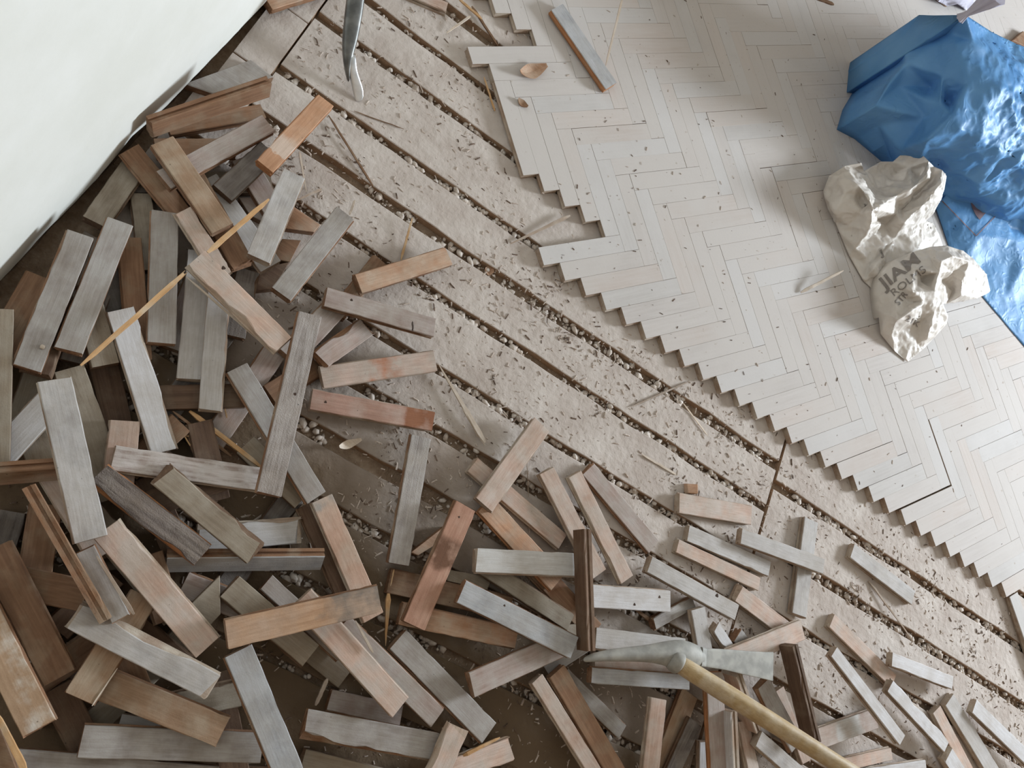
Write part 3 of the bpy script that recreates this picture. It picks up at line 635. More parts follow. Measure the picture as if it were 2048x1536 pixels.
 ('f1','f','pg',[-272,1393,-368,1375,-281,923,-184,942],[0.43,0.43],0.43,'pinkish grey block buried beneath the pale grey block, left of the two joined edge'),
 ('f2','f','pg',[177,1138,79,1144,52,626,150,621],[0.43,0.43],0.43,'pinkish grey block buried beneath the long grey block passing under the long weathered block'),
 ('f3','f','gb',[-613,899,-707,871,-575,422,-481,450],[0.43,0.43],0.43,'olive-brown block buried beneath the dark brown block with splintered end under the paired grey blocks'),
 ('f4','f','gd',[552,663,454,674,392,163,489,151],[0.43,0.43],0.43,"dark grey block buried beneath the light grey level block under the olive block's torn end"),
 ('f5','f','gb',[445,-24,352,7,205,-439,298,-469],[0.43,0.43],0.43,'olive-brown block buried beneath the tan block at the lower left pointing to the long blue-grey'),
 ('f6','f','b',[-174,1422,-160,1519,-647,1593,-662,1496],[0.43,0.43],0.43,'brown block buried beneath the reddish block end under the splintered lath near the top'),
 ('f7','f','b',[-352,427,-413,351,-48,56,14,132],[0.43,0.43],0.43,'brown block buried beneath the large plain grey block on top of the heap'),
 ('f8','f','pg',[270,-3,177,27,23,-464,117,-494],[0.43,0.43],0.43,'pinkish grey block buried beneath the brown block crossing under the big light block at lower'),
 ('f9','f','gd',[-38,1168,-136,1172,-158,627,-60,623],[0.43,0.43],0.43,'dark grey block buried beneath the pale grey block, right of the two joined edge'),
 ('f10','f','gb',[301,-22,340,68,-143,275,-181,185],[0.9,0.9],0.43,'olive-brown block buried beneath the long pinkish-tan block left of the lower centre'),
 ('f11','f','gb',[-507,485,-571,411,-361,231,-298,305],[0.9,0.9],0.43,'olive-brown block buried beneath the light block crossing behind the large plain grey block, left side'),
 ('f12','f','db',[143,861,90,943,-190,762,-137,680],[0.9,0.9],0.43,'dark brown block buried beneath the pale grey block, right of the two joined edge'),
 ('f13','f','db',[-12,471,-72,393,178,199,238,277],[0.9,0.9],0.43,'dark brown block buried beneath the dark coarse-grained block with orange rotten flank'),
 ('f14','f','db',[54,750,-19,685,200,442,273,507],[0.9,0.9],0.43,'dark brown block buried beneath the whitish mottled block with tongue along its lower edge'),
 ('f15','f','gb',[521,589,547,684,230,771,204,676],[0.9,0.9],0.43,'olive-brown block buried beneath the long weathered grey block with raised grain'),
 ('f16','f','db',[97,51,2,76,-63,-169,32,-194],[0.9,0.9],0.43,'dark brown block buried beneath the whitish grey split block ending on the big light block'),
 ('f17','f','pg',[-182,1633,-133,1718,-401,1871,-450,1786],[0.9,0.9],0.43,'pinkish grey block buried beneath the pale blue-grey block standing out near the top'),
 ('f18','f','gd',[-523,986,-617,960,-537,674,-443,700],[0.9,0.9],0.43,'dark grey block buried beneath the large grey block, right of the pair by the wall'),
 ('f19','f','gd',[-94,1404,-188,1375,-96,1082,-3,1111],[0.9,0.9],0.43,'dark grey block buried beneath the long split peach block with a loose lath along'),
 ('f20','f','db',[435,-176,459,-81,187,-13,164,-108],[0.9,0.9],0.43,'dark brown block buried beneath the big light grey block with a torn lower right end'),
 ('f21','f','b',[187,-130,99,-88,-46,-389,42,-431],[0.9,0.9],0.43,'brown block buried beneath the orange-brown block beside the plaster-spotted block'),
 ('f22','f','b',[8,664,-87,691,-160,433,-66,406],[0.9,0.9],0.43,'brown block buried beneath the whitish mottled block with tongue along its lower edge'),
 ('f23','f','pg',[557,108,551,206,281,190,287,92],[0.9,0.9],0.43,'pinkish grey block buried beneath the olive-grey block with a sharp left corner above the broad'),
 ('f24','f','db',[254,532,180,596,-27,354,48,291],[1.37,1.37],0.43,'dark brown block buried beneath the olive-brown block with a torn lower edge'),
 ('f25','f','b',[150,215,82,144,269,-34,337,37],[1.37,1.37],0.43,'brown block buried beneath the long pinkish-tan block left of the lower centre'),
 ('f26','f','gb',[-569,980,-638,911,-420,691,-351,760],[1.37,1.37],0.43,'olive-brown block buried beneath the large grey block, right of the pair by the wall'),
 ('f27','f','gb',[699,-161,644,-80,431,-224,486,-305],[1.37,1.37],0.43,'olive-brown block buried beneath the big light grey block with a torn lower right end'),
 ('f28','f','b',[129,-23,67,-99,306,-295,368,-219],[1.37,1.37],0.43,'brown block buried beneath the big light grey block with a torn lower right end'),
 ('f29','f','gd',[-299,1903,-396,1920,-450,1617,-353,1599],[1.37,1.37],0.43,'dark grey block buried beneath the bright orange-brown block with a whitish plaster smear'),
]
GROUP = {'heap': 'loose parquet blocks in the heap', 'planks': 'loose parquet blocks on the bare planks'}
LOOSE = {}
LIGHTSIDE = {'w', 'gl', 'p'}
for n_, row in enumerate(BLOCKS):
    key, fl, col, flat, zz, th = row[:6]; lab = row[6]
    pts = [(flat[2*i]/100, flat[2*i+1]/100) for i in range(4)]
    top = SPECIAL.get(key, TOP[col]); side = SIDEL if col in LIGHTSIDE else (SIDED if col in ('gd', 'db', 'gb') else SIDE)
    if key in ('32', '173', '149', '24', '5'): side = SIDEO
    if 'q' in fl:
        zt = sum(zz)/2
        o = prism('parquet_block', [Vector((x, y, zt)) for x, y in pts], T, [top, side])
    else:
        m1 = Vector(((pts[0][0]+pts[1][0])/2, (pts[0][1]+pts[1][1])/2, zz[0])); m2 = Vector(((pts[2][0]+pts[3][0])/2, (pts[2][1]+pts[3][1])/2, zz[1]))
        ax = m2-m1; L = ax.length; wd_ = (Vector(pts[0])-Vector(pts[1])).length
        ex = ax.normalized(); ey = Vector((0, 0, 1)).cross(ex).normalized(); ez = ex.cross(ey)
        edge = 'e' in fl
        w_ = .98 if edge else min(max(wd_, .62), .96 if key in ('38', '138b') else 1.06)
        rag = (.10 if 'torn' in lab or 'ragged' in lab or 'splintered' in lab or 'rough' in lab else 0,)*2
        v, f_, fm = block_bm(L, w_, T, 500+n_, worn=1.0 if 'f' not in fl else .5, ragged=rag,
                             tear=.28 if ('torn' in lab or 'ragged' in lab or 'rotten' in lab or 'long split' in lab) else (.06 if n_ % 5 == 0 else 0))
        o = mesh_obj('parquet_block', v, f_, [top, side], fmat=fm)
        if edge:   # turned on its long flank
            c = (m1+m2)/2-ez*(.98/2)
            if ey.dot(c) < 0: ex, ey = -ex, -ey               # worn face turned towards the room's near side
            if 'r' in fl:                                     # leaning back: roll about the long axis
                rl = Matrix.Rotation(-math.radians(float(fl.split('r')[1])), 3, ex); ey = rl @ ey; ez = rl @ ez
            rot = Matrix((ex, ez, -ey)).transposed()          # local y -> up, local z -> -ey
            c = c+ey*(T/2)
        else:
            c = (m1+m2)/2-ez*T; rot = Matrix((ex, ey, ez)).transposed()
        o.matrix_world = Matrix.Translation(c*U) @ rot.to_4x4()
    LOOSE[key] = o
    if 'f' in fl:
        tag(o, lab, 'parquet block', 'buried parquet blocks in the heap')
    else:
        tag(o, lab, 'parquet block', 'loose parquet blocks lifted from the floor')

# nail holes and a knot, parts of their blocks
def spot(key, px, py, r_, name, mat):
    o = LOOSE[key]; bpy.context.view_layer.update(); inv = o.matrix_world.inverted()
    o_ = Vector((0, 0, HC))*U; d = (at(px, py, 0)*U-o_).normalized()
    a = inv @ o_; b = (inv.to_3x3() @ d)
    t_ = (T*U-a.z)/b.z; c = a+b*t_; v = [tuple(c+Vector((0, 0, .0004)))]; n_ = 10
    for k in range(n_):
        q = 2*math.pi*k/n_; rr_ = r_*U*(1+.2*math.sin(3*q)); v.append((c.x+rr_*math.cos(q), c.y+rr_*math.sin(q), c.z+.0002))
    m_ = mesh_obj(name, v, [(0, 1+k, 1+(k+1) % n_) for k in range(n_)], mat, o, scale=1)
M_HOLE = rough_mat('dark_hole', (62, 48, 40), (84, 66, 56), 60, .5)
for k_, x_, y_, r_, nm in (('135', 1269, 1209, .07, 'nail_hole'), ('135', 1319, 1194, .07, 'nail_hole'), ('115', 1434, 1191, .10, 'knot'), ('20', 590, 788, .06, 'nail_hole'), ('22', 651, 804, .06, 'nail_hole'), ('27', 918, 1034, .05, 'nail_hole'), ('13', 447, 536, .08, 'knot'), ('16', 703, 600, .06, 'nail_hole'), ('101', 1009, 1211, .05, 'nail_hole'), ('6', 348, 455, .0, 'x')):
    if r_ > 0: spot(k_, x_, y_, r_, nm, M_HOLE)
# ---------------------------------------------------------------- splinters and laths
def lath(p1, p2, w1, w2, mat, label, z1, z2, cat='wood splinter', bend=0, name='wood_splinter', forks=0, flat_=.55):
    """split sliver: irregular four-sided section, pointed or torn ends"""
    a = at(p1[0], p1[1], z1); b = at(p2[0], p2[1], z2); sp = (b-a).length/math.hypot(p2[0]-p1[0], p2[1]-p1[1])
    ex = (b-a).normalized(); ey = Vector((0, 0, 1)).cross(ex).normalized(); ez = ex.cross(ey)
    mid = (a+b)/2; L = (b-a).length; rr = random.Random(int(p1[0]*7+p2[1]))
    v = []; f_ = []; n_ = 8
    def strand(oy, x0, x1, wa_, wb_):
        b0 = len(v)
        for i in range(n_+1):
            t_ = i/n_; x = -L/2+L*(x0+(x1-x0)*t_); w_ = (wa_+(wb_-wa_)*t_)*sp*.5
            if i == 0: w_ *= .45
            if i == n_: w_ *= .45
            cz = bend*math.sin(math.pi*t_)+rr.gauss(0, .01); cy = oy+rr.gauss(0, .06)*w_
            for (sy, sz) in ((-1, -flat_), (1, -flat_*.8), (.8, flat_), (-.9, flat_*.8)):
                v.append((x, cy+sy*w_, cz+sz*w_))
        for i in range(n_):
            for k in range(4):
                q = b0+i*4+k; r_ = b0+i*4+(k+1) % 4
                f_.append((q, r_, r_+4, q+4))
        f_.append((b0+3, b0+2, b0+1, b0)); f_.append(tuple(b0+n_*4+k for k in range(4)))
    strand(0, 0, 1, w1, w2)
    for k in range(forks): strand((k-.5)*1.0*max(w1, w2)*sp*.5, rr.uniform(.5, .7), rr.uniform(.93, 1.04), max(w1, w2)*.5, max(w1, w2)*.22)
    o = mesh_obj(name, v, f_, mat); fix_normals(o)
    o.matrix_world = Matrix.Translation(mid*U) @ Matrix((ex, ey, ez)).transposed().to_4x4()
    tag(o, label, cat, 'splinters and laths torn from the floor'); return o
SPL = [
 ((161, 731), (368, 547), 9, 11, M_SPL, 'long yellow split lath lying across the worn pale block, lower left piece', 2.75, 2.45, 2),
 ((415, 505), (538, 398), 11, 8, M_SPL, 'yellow split lath between the peach block and the pale blue-grey block', 2.45, 2.6, 1),
 ((522, 934), (379, 822), 10, 11, M_SPL, 'orange lath below the joined pale blocks, ending at the long weathered block', .95, .75, 0),
 ((345, 822), (462, 912), 6, 8, M_SPLD, 'dark lath just above the whitish mottled block', .75, .62, 0),
 ((350, 840), (384, 897), 3, 3, M_SPL, 'thin orange stick standing in the hollow above the whitish mottled block', .8, .7, 0),
 ((350, 868), (424, 880), 3, 3, M_SPL, 'thin level orange stick in the hollow above the whitish mottled block', .74, .7, 0),
 ((446, 800), (454, 836), 2.5, 3, M_SPL, 'tiny orange sliver below the right joined pale block', .5, .5, 0),
 ((372, 553), (536, 694), 4, 6, M_SPLW, 'pale lath peeling along the lower flank of the peach block', 2.25, 2.25, 0),
 ((877, 728), (970, 885), 3, 13, M_SPLW, 'pale fan-ended splinter on the bare planks in the centre', .35, .3, 2),
 ((1020, 488), (1140, 431), 3, 7, M_SPLG, 'dusty splinter pointing out from under the laid parquet edge', .12, .3, 0),
 ((1262, 814), (1378, 763), 3, 3, M_SPLG, 'thin straight splinter across the gravel gap, right of centre', .08, .08, 0),
 ((1246, -8), (1212, 131), 5, 4, M_SPLW, 'upright splinter leaning beside the blue-grey block on the laid parquet', 2.2, .5, 0),
 ((915, -5), (964, 38), 5, 6, M_SPL, 'orange splinter crossing another at the top edge by the parquet', .35, .5, 0),
 ((944, 12), (996, 92), 6, 5, M_SPLD, 'brown lath running down to the projecting parquet block at the top', .15, .12, 0),
 ((941, 32), (893, 66), 5, 3, M_SPLW, 'bright pale splinter on the planks at the top edge', .45, .12, 0),
 ((968, 154), (990, 222), 3, 4, M_SPL, 'narrow orange splinter along the broken parquet edge near the top', .15, .15, 0),
 ((1602, 585), (1687, 541), 6, 4, M_SPLW, 'pinkish splinter on the laid parquet left of the white bag', .56, 1.3, 0),
 ((1284, 909), (1352, 949), 4, 5, M_SPLW, 'short white lath on the planks left of the orange wood chip', .06, .06, 0),
 ((1738, 1162), (1828, 1284), 5, 2, M_SPLG, 'bent splinter in front of the lone light block at the right', .1, .3, 0),
 ((825, 436), (802, 520), 4, 5, M_SPL, 'small tan splinter above the light orange block', .35, .1, 0),
 ((710, 400), (699, 430), 4, 5, M_SPLW, 'white sliver at the top end of the ribbed grey block', .8, .5, 0),
 ((708, 222), (808, 258), 2, 2, M_SPLD, 'hair-thin dark splinter below the pry bar tip', .08, .08, 0),
 ((599, 303), (613, 384), 6, 2, M_SPLW, 'white sliver right of the pale blue-grey block', 1.3, .6, 0),
 ((643, 378), (592, 401), 4, 2, M_SPLG, 'small dusty splinter right of the pale blue-grey block', .2, .8, 0),
 ((657, 230), (746, 372), 4, 5, M_SPLD, 'dark lath slanting over the planks right of the smeared orange block', .2, .1, 0),  # dark strip drawn for the gap shadow of a triangular board piece
 ((711, 1241), (746, 1305), 4, 6, M_SPLW, 'pale sliver on the peach-pink block in the lower centre', 2.3, 2.25, 0),
 ((777, 1187), (771, 1292), 13, 2, M_SPL, 'tan wedge-shaped splinter right of the broad orange block end', .9, .6, 0),
 ((788, 1139), (781, 1172), 3, 2, M_SPL, 'tiny upright splinter under the slim grey ribbed block', .7, .9, 0),
 ((1366, 806), (1416, 872), 3, 3, M_SPLW, 'thin pale splinter beside the gravel gap under the parquet edge', .08, .08, 0),
 ((1054, 926), (1057, 994), 1.5, 1.5, M_SPLG, 'hair-like splinter right of the propped pinkish block', .5, .12, 0),
 ((690, 1043), (742, 1069), 4, 6, M_SPLG, 'flat splinters in the gap right of the pale pink sloping block', -.3, -.3, 1),
 ((-8, 1425), (52, 1545), 10, 15, M_SPL, 'thick yellowish lath in the extreme bottom left corner', 3.3, 3.35, 0),
 ((193, 1112), (268, 1229), 6, 9, M_SPLG, 'grey sliver split off beside the whitish grey split block', 3.25, 3.2, 0),
 ((655, 1357), (631, 1411), 10, 9, M_SPLG, 'curved chip standing above the half-shaded grey block', .9, .8, 0),
 ((1000, 1475), (925, 1512), 5, 9, M_SPL, 'peach fibres along the ragged block at the bottom', 1.15, 1.0, 0),
 ((184, 1412), (235, 1336), 4, 3, M_SPLW, 'white sliver along the edge of the brown block at lower left', 2.62, 2.45, 0),
 ((1630, -6), (1668, 9), 6, 5, M_SPLD, 'dark sliver at the top edge on the laid parquet', .5, .5, 0),
 ((1868, -4), (1893, 13), 3, 3, M_SPLD, 'thin dark sliver beside the pale film at the top right', .5, .5, 0),
 ((1270, 1218), (1300, 1240), 5, 8, M_SPLD, 'small brown chip below the lavender-white block', .3, .3, 0),
]
for s in SPL: lath(s[0], s[1], s[2], s[3], s[4], s[5], s[6], s[7], forks=s[8])
# headless nail in the mauve block
o = lath((825, 643), (826, 662), 2, 2, M_NAIL, 'bent nail standing in the mauve-pink block', 2.3, 1.5, cat='nail', name='nail'); o['group'] = 'nails'
# white speck: paint drop on the grey block
def lump(name, c, r_, mat, label, cat, sq=(1, 1, .6), seed=1, sub=2, amp=.25):
    bm = bmesh.new(); bmesh.ops.create_icosphere(bm, subdivisions=sub, radius=1)
    for q in bm.verts:
        k = 1+amp*noise.noise(q.co*1.3+Vector((seed*3.1, 0, 0)))
        q.co = Vector((q.co.x*sq[0], q.co.y*sq[1], q.co.z*sq[2]))*k*r_*U
    me = bpy.data.meshes.new(name); bm.to_mesh(me); bm.free(); me.materials.append(mat)
    o = link(bpy.data.objects.new(name, me)); o.location = Vector(c)*U; tag(o, label, cat); return o
lump('plaster_crumb', at(85, 694, 2.13), .09, M_SPLW, 'white plaster crumb on the large grey block left of the pair', 'plaster crumb')
# orange wood chip and curled chips
v = [(-.35, -.28, 0), (.3, -.3, 0), (.34, .26, 0), (-.3, .3, 0), (-.33, -.24, .34), (.22, -.3, .5), (.3, .2, .46), (-.3, .26, .3)]
f_ = [(3, 2, 1, 0), (4, 5, 6, 7), (0, 1, 5, 4), (1, 2, 6, 5), (2, 3, 7, 6), (3, 0, 4, 7)]
o = mesh_obj('wood_chip', v, f_, TOP['o']); bpy.data.materials
md = o.modifiers.new('bevel', 'BEVEL'); md.width = .0015; md.segments = 2
c = at(1377, 978, 0); o.location = c*U; o.rotation_euler = (0, 0, .5); tag(o, 'small bright orange wood chip above the dusty pale pink block', 'wood chip')
def curl(name, p1, p2, width, z, arc, mat, label, lift=.0, th_=.05):
    a = at(p1[0], p1[1], z); b = at(p2[0], p2[1], z); ex = (b-a).normalized(); L = (b-a).length; ey = Vector((0, 0, 1)).cross(ex)
    v = []; f_ = []; n_ = 14
    for s_ in (0, 1):
        for i in range(n_+1):
            t_ = i/n_; w_ = width*(1-.8*abs(2*t_-1)**1.5)*.5+.02
            z_ = arc*(2*t_-1)**2+s_*th_
            for sy in (-1, 0, 1): v.append(tuple(a+ex*L*t_+ey*sy*w_+Vector((0, 0, z_+lift+(.25*w_ if sy else 0)))))
    m_ = 3*(n_+1)
    for i in range(n_):
        for k in range(2):
            q = i*3+k; f_ += [(q, q+3, q+4, q+1), (m_+q, m_+q+1, m_+q+4, m_+q+3)]
        for k in (0, 2):
            q = i*3+k; f_.append((q, q+3, m_+q+3, m_+q))
    f_ += [(0, 1, m_+1, m_), (1, 2, m_+2, m_+1), (3*n_, 3*n_+1, m_+3*n_+1, m_+3*n_), (3*n_+1, 3*n_+2, m_+3*n_+2, m_+3*n_+1)]
    o = mesh_obj(name, v, f_, mat, smooth=False); fix_normals(o); tag(o, label, 'wood chip'); return o
curl('wood_chip', (1035, 152), (1087, 138), .85, T+.02, .35, TOP['o'], 'curved orange chip on the laid parquet near the top')
curl('wood_shaving', (673, 897), (717, 882), .35, .1, .45, M_SPLW, 'pale curled shaving in the gravel gap right of the long weathered block')
curl('wood_chip', (1034, 200), (1053, 216), .4, T+.02, .12, TOP['b'], 'small brown curled chip on the laid parquet below the curved orange one')
curl('wood_chip', (985, 545), (968, 540), .5, -.3, .12, TOP['o'], 'small orange chip lying in the gravel gap')

# ---------------------------------------------------------------- debris nobody could count
def scatter(name, items, mat, kind='box', label='', cat='debris'):
    v = []; f_ = []
    for (x, y, z, s, q) in items:
        rr = random.Random(q); b0 = len(v)
        rot = Matrix.Rotation(rr.uniform(0, 6.3), 3, 'Z') @ Matrix.Rotation(rr.uniform(-.5, .5), 3, 'X')
        if kind == 'box':
            l_, w_, h_ = s*rr.uniform(.8, 3.2), s*rr.uniform(.3, .8), s*rr.uniform(.2, .5)
            for dx, dy, dz in ((-1, -1, 0), (1, -.7, 0), (1.1, .8, 0), (-1, 1, 0), (-.7, -.6, 1), (.6, -.5, 1), (.7, .6, 1), (-.6, .5, 1)):
                p_ = rot @ Vector((dx*l_/2, dy*w_/2, dz*h_)); v.append((x+p_.x, y+p_.y, z+p_.z))
            f_ += [(b0+3, b0+2, b0+1, b0), (b0+4, b0+5, b0+6, b0+7)]+[(b0+k, b0+(k+1) % 4, b0+4+(k+1) % 4, b0+4+k) for k in range(4)]
        else:
            pts = [(0, 0, 1), (.9, 0, .45), (.28, .85, .45), (-.72, .53, .45), (-.72, -.53, .45), (.28, -.85, .45),
                   (.72, .53, -.45), (-.28, .85, -.45), (-.9, 0, -.45), (-.28, -.85, -.45), (.72, -.53, -.45), (0, 0, -1)]
            ex = (rr.uniform(.8, 1.5), rr.uniform(.7, 1), rr.uniform(.5, .8))
            for p_ in pts:
                k = rr.uniform(.85, 1.15); p_ = rot @ Vector((p_[0]*ex[0]*k, p_[1]*ex[1]*k, p_[2]*ex[2]*k))*s; v.append((x+p_.x, y+p_.y, z+p_.z))
            for t_ in ((0, 1, 2), (0, 2, 3), (0, 3, 4), (0, 4, 5), (0, 5, 1), (1, 6, 2), (2, 7, 3), (3, 8, 4), (4, 9, 5), (5, 10, 1), (2, 6, 7), (3, 7, 8), (4, 8, 9), (5, 9, 10), (1, 10, 6), (6, 11, 7), (7, 11, 8), (8, 11, 9), (9, 11, 10), (10, 11, 6)):
                f_.append(tuple(b0+q_ for q_ in t_))
    o = mesh_obj(name, v, f_, mat, floor, smooth=(kind != 'box')); o['kind'] = 'stuff'
    o['label'] = label; return o
rr = random.Random(3); peb = []
def gaps(lst, xs, xe):
    for (a, b), (c, d) in zip(lst[:-1], lst[1:]):
        yield b, c, xs, xe
for g0, g1, xs, xe in list(gaps(LEFT, -5, 28.7))+list(gaps(RIGHT[4:], 29, 56)):
    wdt = g1-g0
    for k in range(int((xe-xs)*(11 if wdt > .4 else 6))):
        x = rr.uniform(xs, xe); y = g0+.04+wdt*rr.random()*.92
        if noise.noise((x*.35, y*.5, 2)) < -.25: continue
        s = rr.choice((.05, .07, .09, .12, .16, .20))*min(1, wdt/.45)
        peb.append((x, y, -.42+rr.uniform(-.02, .16)+s*.5, s, rr.random()))
scatter('gravel', peb, M_PEB, 'peb', 'pale gravel and grit lying in the gaps between the planks')
cr = []; dk = []
def on_laid(x, y):
    d = Vector((x, y, 0))-P0; u = d.dot(VA); v_ = d.dot(VB)
    if u-v_ > -.4 and v_ > -4.0 and u > 0: return True     # right of the first row
    return u > K-1+0 and v_ < 0 and u-v_ > 8
for k in range(24000):
    x = rr.uniform(-5, 55); y = rr.uniform(-4, 36)
    if on_laid(x, y): continue
    dens = .5+.9*noise.noise((x*.28, y*.28, 5))
    if rr.random() > dens: continue
    s = rr.choice((.03, .04, .05, .06, .08, .10, .13))
    (cr if rr.random() < .80 else dk).append((x, y, 0.0, s, rr.random()))
for k in range(150):      # little heaps of crumbs
    cx, cy = rr.uniform(-3, 50), rr.uniform(0, 32)
    if on_laid(cx, cy): continue
    for q in range(rr.randint(5, 22)):
        (cr if rr.random() < .6 else dk).append((cx+rr.gauss(0, .35), cy+rr.gauss(0, .35), rr.uniform(0, .05), rr.choice((.05, .08, .12)), rr.random()))
for k in range(1050):     # on the laid parquet
    p_ = at(rr.uniform(980, 2040), rr.uniform(0, 1180), T)
    if not on_laid(p_.x, p_.y): continue
    near = (p_-at(1300, 480, T)).length
    if rr.random() > 1.1-near/34: continue
    (cr if rr.random() < .45 else dk).append((p_.x, p_.y, T+.01, rr.choice((.03, .04, .06, .09)), rr.random()))
scatter('wood_crumbs', cr, M_CRUMB, 'box', 'fine pale splinters and crumbs strewn over the planks')
scatter('dark_wood_crumbs', dk, M_DARKCR, 'box', 'fine dark crumbs strewn over planks and parquet')

# ---------------------------------------------------------------- swept solids for the tools
def sweep(name, secs, mats, parent=None, n_=14, smooth=True, power=2.0, tipmat=None):
    """secs: (centre, side half width, up half height, side dir); superellipse sections"""
    v = []; f_ = []; fm = []
    for i, (c, a, h, sd_) in enumerate(secs):
        nx = secs[min(i+1, len(secs)-1)][0]-secs[max(i-1, 0)][0]; nx.normalize()
        sd_ = (sd_-nx*sd_.dot(nx)).normalized(); up = nx.cross(sd_).normalized()
        for k in range(n_):
            t_ = 2*math.pi*k/n_; ct, st = math.cos(t_), math.sin(t_)
            e = 2/power; x = math.copysign(abs(ct)**e, ct)*a; y = math.copysign(abs(st)**e, st)*h
            v.append(tuple(c+sd_*x+up*y))
    for i in range(len(secs)-1):
        for k in range(n_):
            a = i*n_+k; b = i*n_+(k+1) % n_; f_.append((a, b, b+n_, a+n_)); fm.append(1 if tipmat and i < tipmat else 0)
    f_.append(tuple(range(n_-1, -1, -1))); fm.append(1 if tipmat else 0)
    f_.append(tuple((len(secs)-1)*n_+k for k in range(n_))); fm.append(0)
    o = mesh_obj(name, v, f_, mats, parent, smooth=smooth, fmat=fm); fix_normals(o)
    return o
def sub(o, lv=1):
    md = o.modifiers.new('sub', 'SUBSURF'); md.levels = lv; md.render_levels = lv
def shift_local(root, kids):
    for k in kids: k.parent = root; k.matrix_parent_inverse = root.matrix_world.inverted()
# mattock: head (spike + eye + adze blade) and ash handle
def lateral(p1, p2, z):
    d = at(*p2, z)-at(*p1, z); return Vector((-d.y, d.x, 0)).normalized()
hd = lateral((1200, 1312), (1500, 1328), 2.2)
def sec(px, py, z, wpx, h, sd_=None):
    c = at(px, py, z); e = (at(px, py+wpx/2, z)-c).length
    return (c, e, h, sd_ or hd)
mroot = empty('mattock', at(1365, 1312, 1.9)); tag(mroot, 'mattock with dusty steel head and yellowish wooden handle lying on the heap', 'mattock')
bpy.context.view_layer.update()
spike = [sec(1166, 1321, 2.12, 7, .05), sec(1176, 1317, 2.16, 16, .14), sec(1200, 1312, 2.2, 22, .2), sec(1240, 1309, 2.26, 29, .26), sec(1290, 1307, 2.3, 34, .34),
         sec(1325, 1306, 2.34, 48, .44), sec(1350, 1309, 2.36, 64, .5), sec(1375, 1311, 2.36, 64, .5), sec(1395, 1313, 2.34, 46, .34), sec(1412, 1315, 2.3, 38, .14)]
blade = [sec(1398, 1313, 2.32, 40, .26), sec(1410, 1315, 2.3, 38, .12), sec(1450, 1319, 2.26, 42, .07), sec(1500, 1327, 2.2, 50, .05), sec(1530, 1331, 2.16, 55, .04), sec(1546, 1333, 2.14, 59, .02)]
head = sweep('head', spike, M_HEAD, power=1.7); sub(head)
adze = sweep('adze_blade', blade, M_HEAD, power=6, n_=16, smooth=False)
hz0, hz1 = 2.55, 5.4
ha = at(1357, 1327, hz0); hb = at(1790, 1600, hz1)
ax = (hb-ha).normalized(); sdv = Vector((0, 0, 1)).cross(ax).normalized()
Lh = 19.5
secs = []
for i in range(26):
    t_ = i/25; c = ha+ax*Lh*t_; r_ = .44+.03*math.sin(t_*9)+(.10*(t_-.8)/.2 if t_ > .8 else 0)
    secs.append((c, r_*.98, r_*1.12, sdv))
secs = [(secs[0][0]-ax*.02, .36, .4, sdv)]+secs
handle = sweep('handle', secs, M_HANDLE, n_=20); sub(handle)
col_s = [(ha+ax*x, a, a*1.12, sdv) for x, a in ((-.55, .34), (-.42, .48), (-.15, .54), (.05, .53), (.1, .47))]
collar = sweep('eye_collar', col_s, M_HEAD, n_=20); sub(collar)
shift_local(mroot, [head, adze, handle, collar])
# pry bar
bd = lateral((718, 196), (705, 60), 1.0)
broot = empty('pry_bar', at(718, 200, 0)); tag(broot, 'dark steel pry bar with a bright chisel tip coming in from the top edge', 'pry bar')
bpy.context.view_layer.update()
def bsec(px, py, z, a, h): return (at(px, py, z), a, h, bd)
tip = sweep('chisel_tip', [bsec(716, 204, .05, .10, .02), bsec(719, 195, .16, .27, .05), bsec(714, 172, .5, .27, .09), bsec(707, 150, .82, .22, .13), bsec(704, 128, 1.1, .18, .18), bsec(704, 106, 1.32, .18, .24)], M_BARTIP, power=4); sub(tip)
shaft = sweep('shaft', [bsec(697, 165, .55, .05, .12), bsec(694, 138, .9, .12, .22), bsec(695, 110, 1.25, .25, .26), bsec(699, 82, 1.55, .36, .28), bsec(704, 50, 1.9, .40, .28), bsec(711, 0, 2.4, .43, .28), bsec(718, -70, 3.2, .43, .28), bsec(724, -140, 4.0, .43, .28)], M_BAR, power=3.2, n_=16); sub(shaft)
shift_local(broot, [tip, shaft])

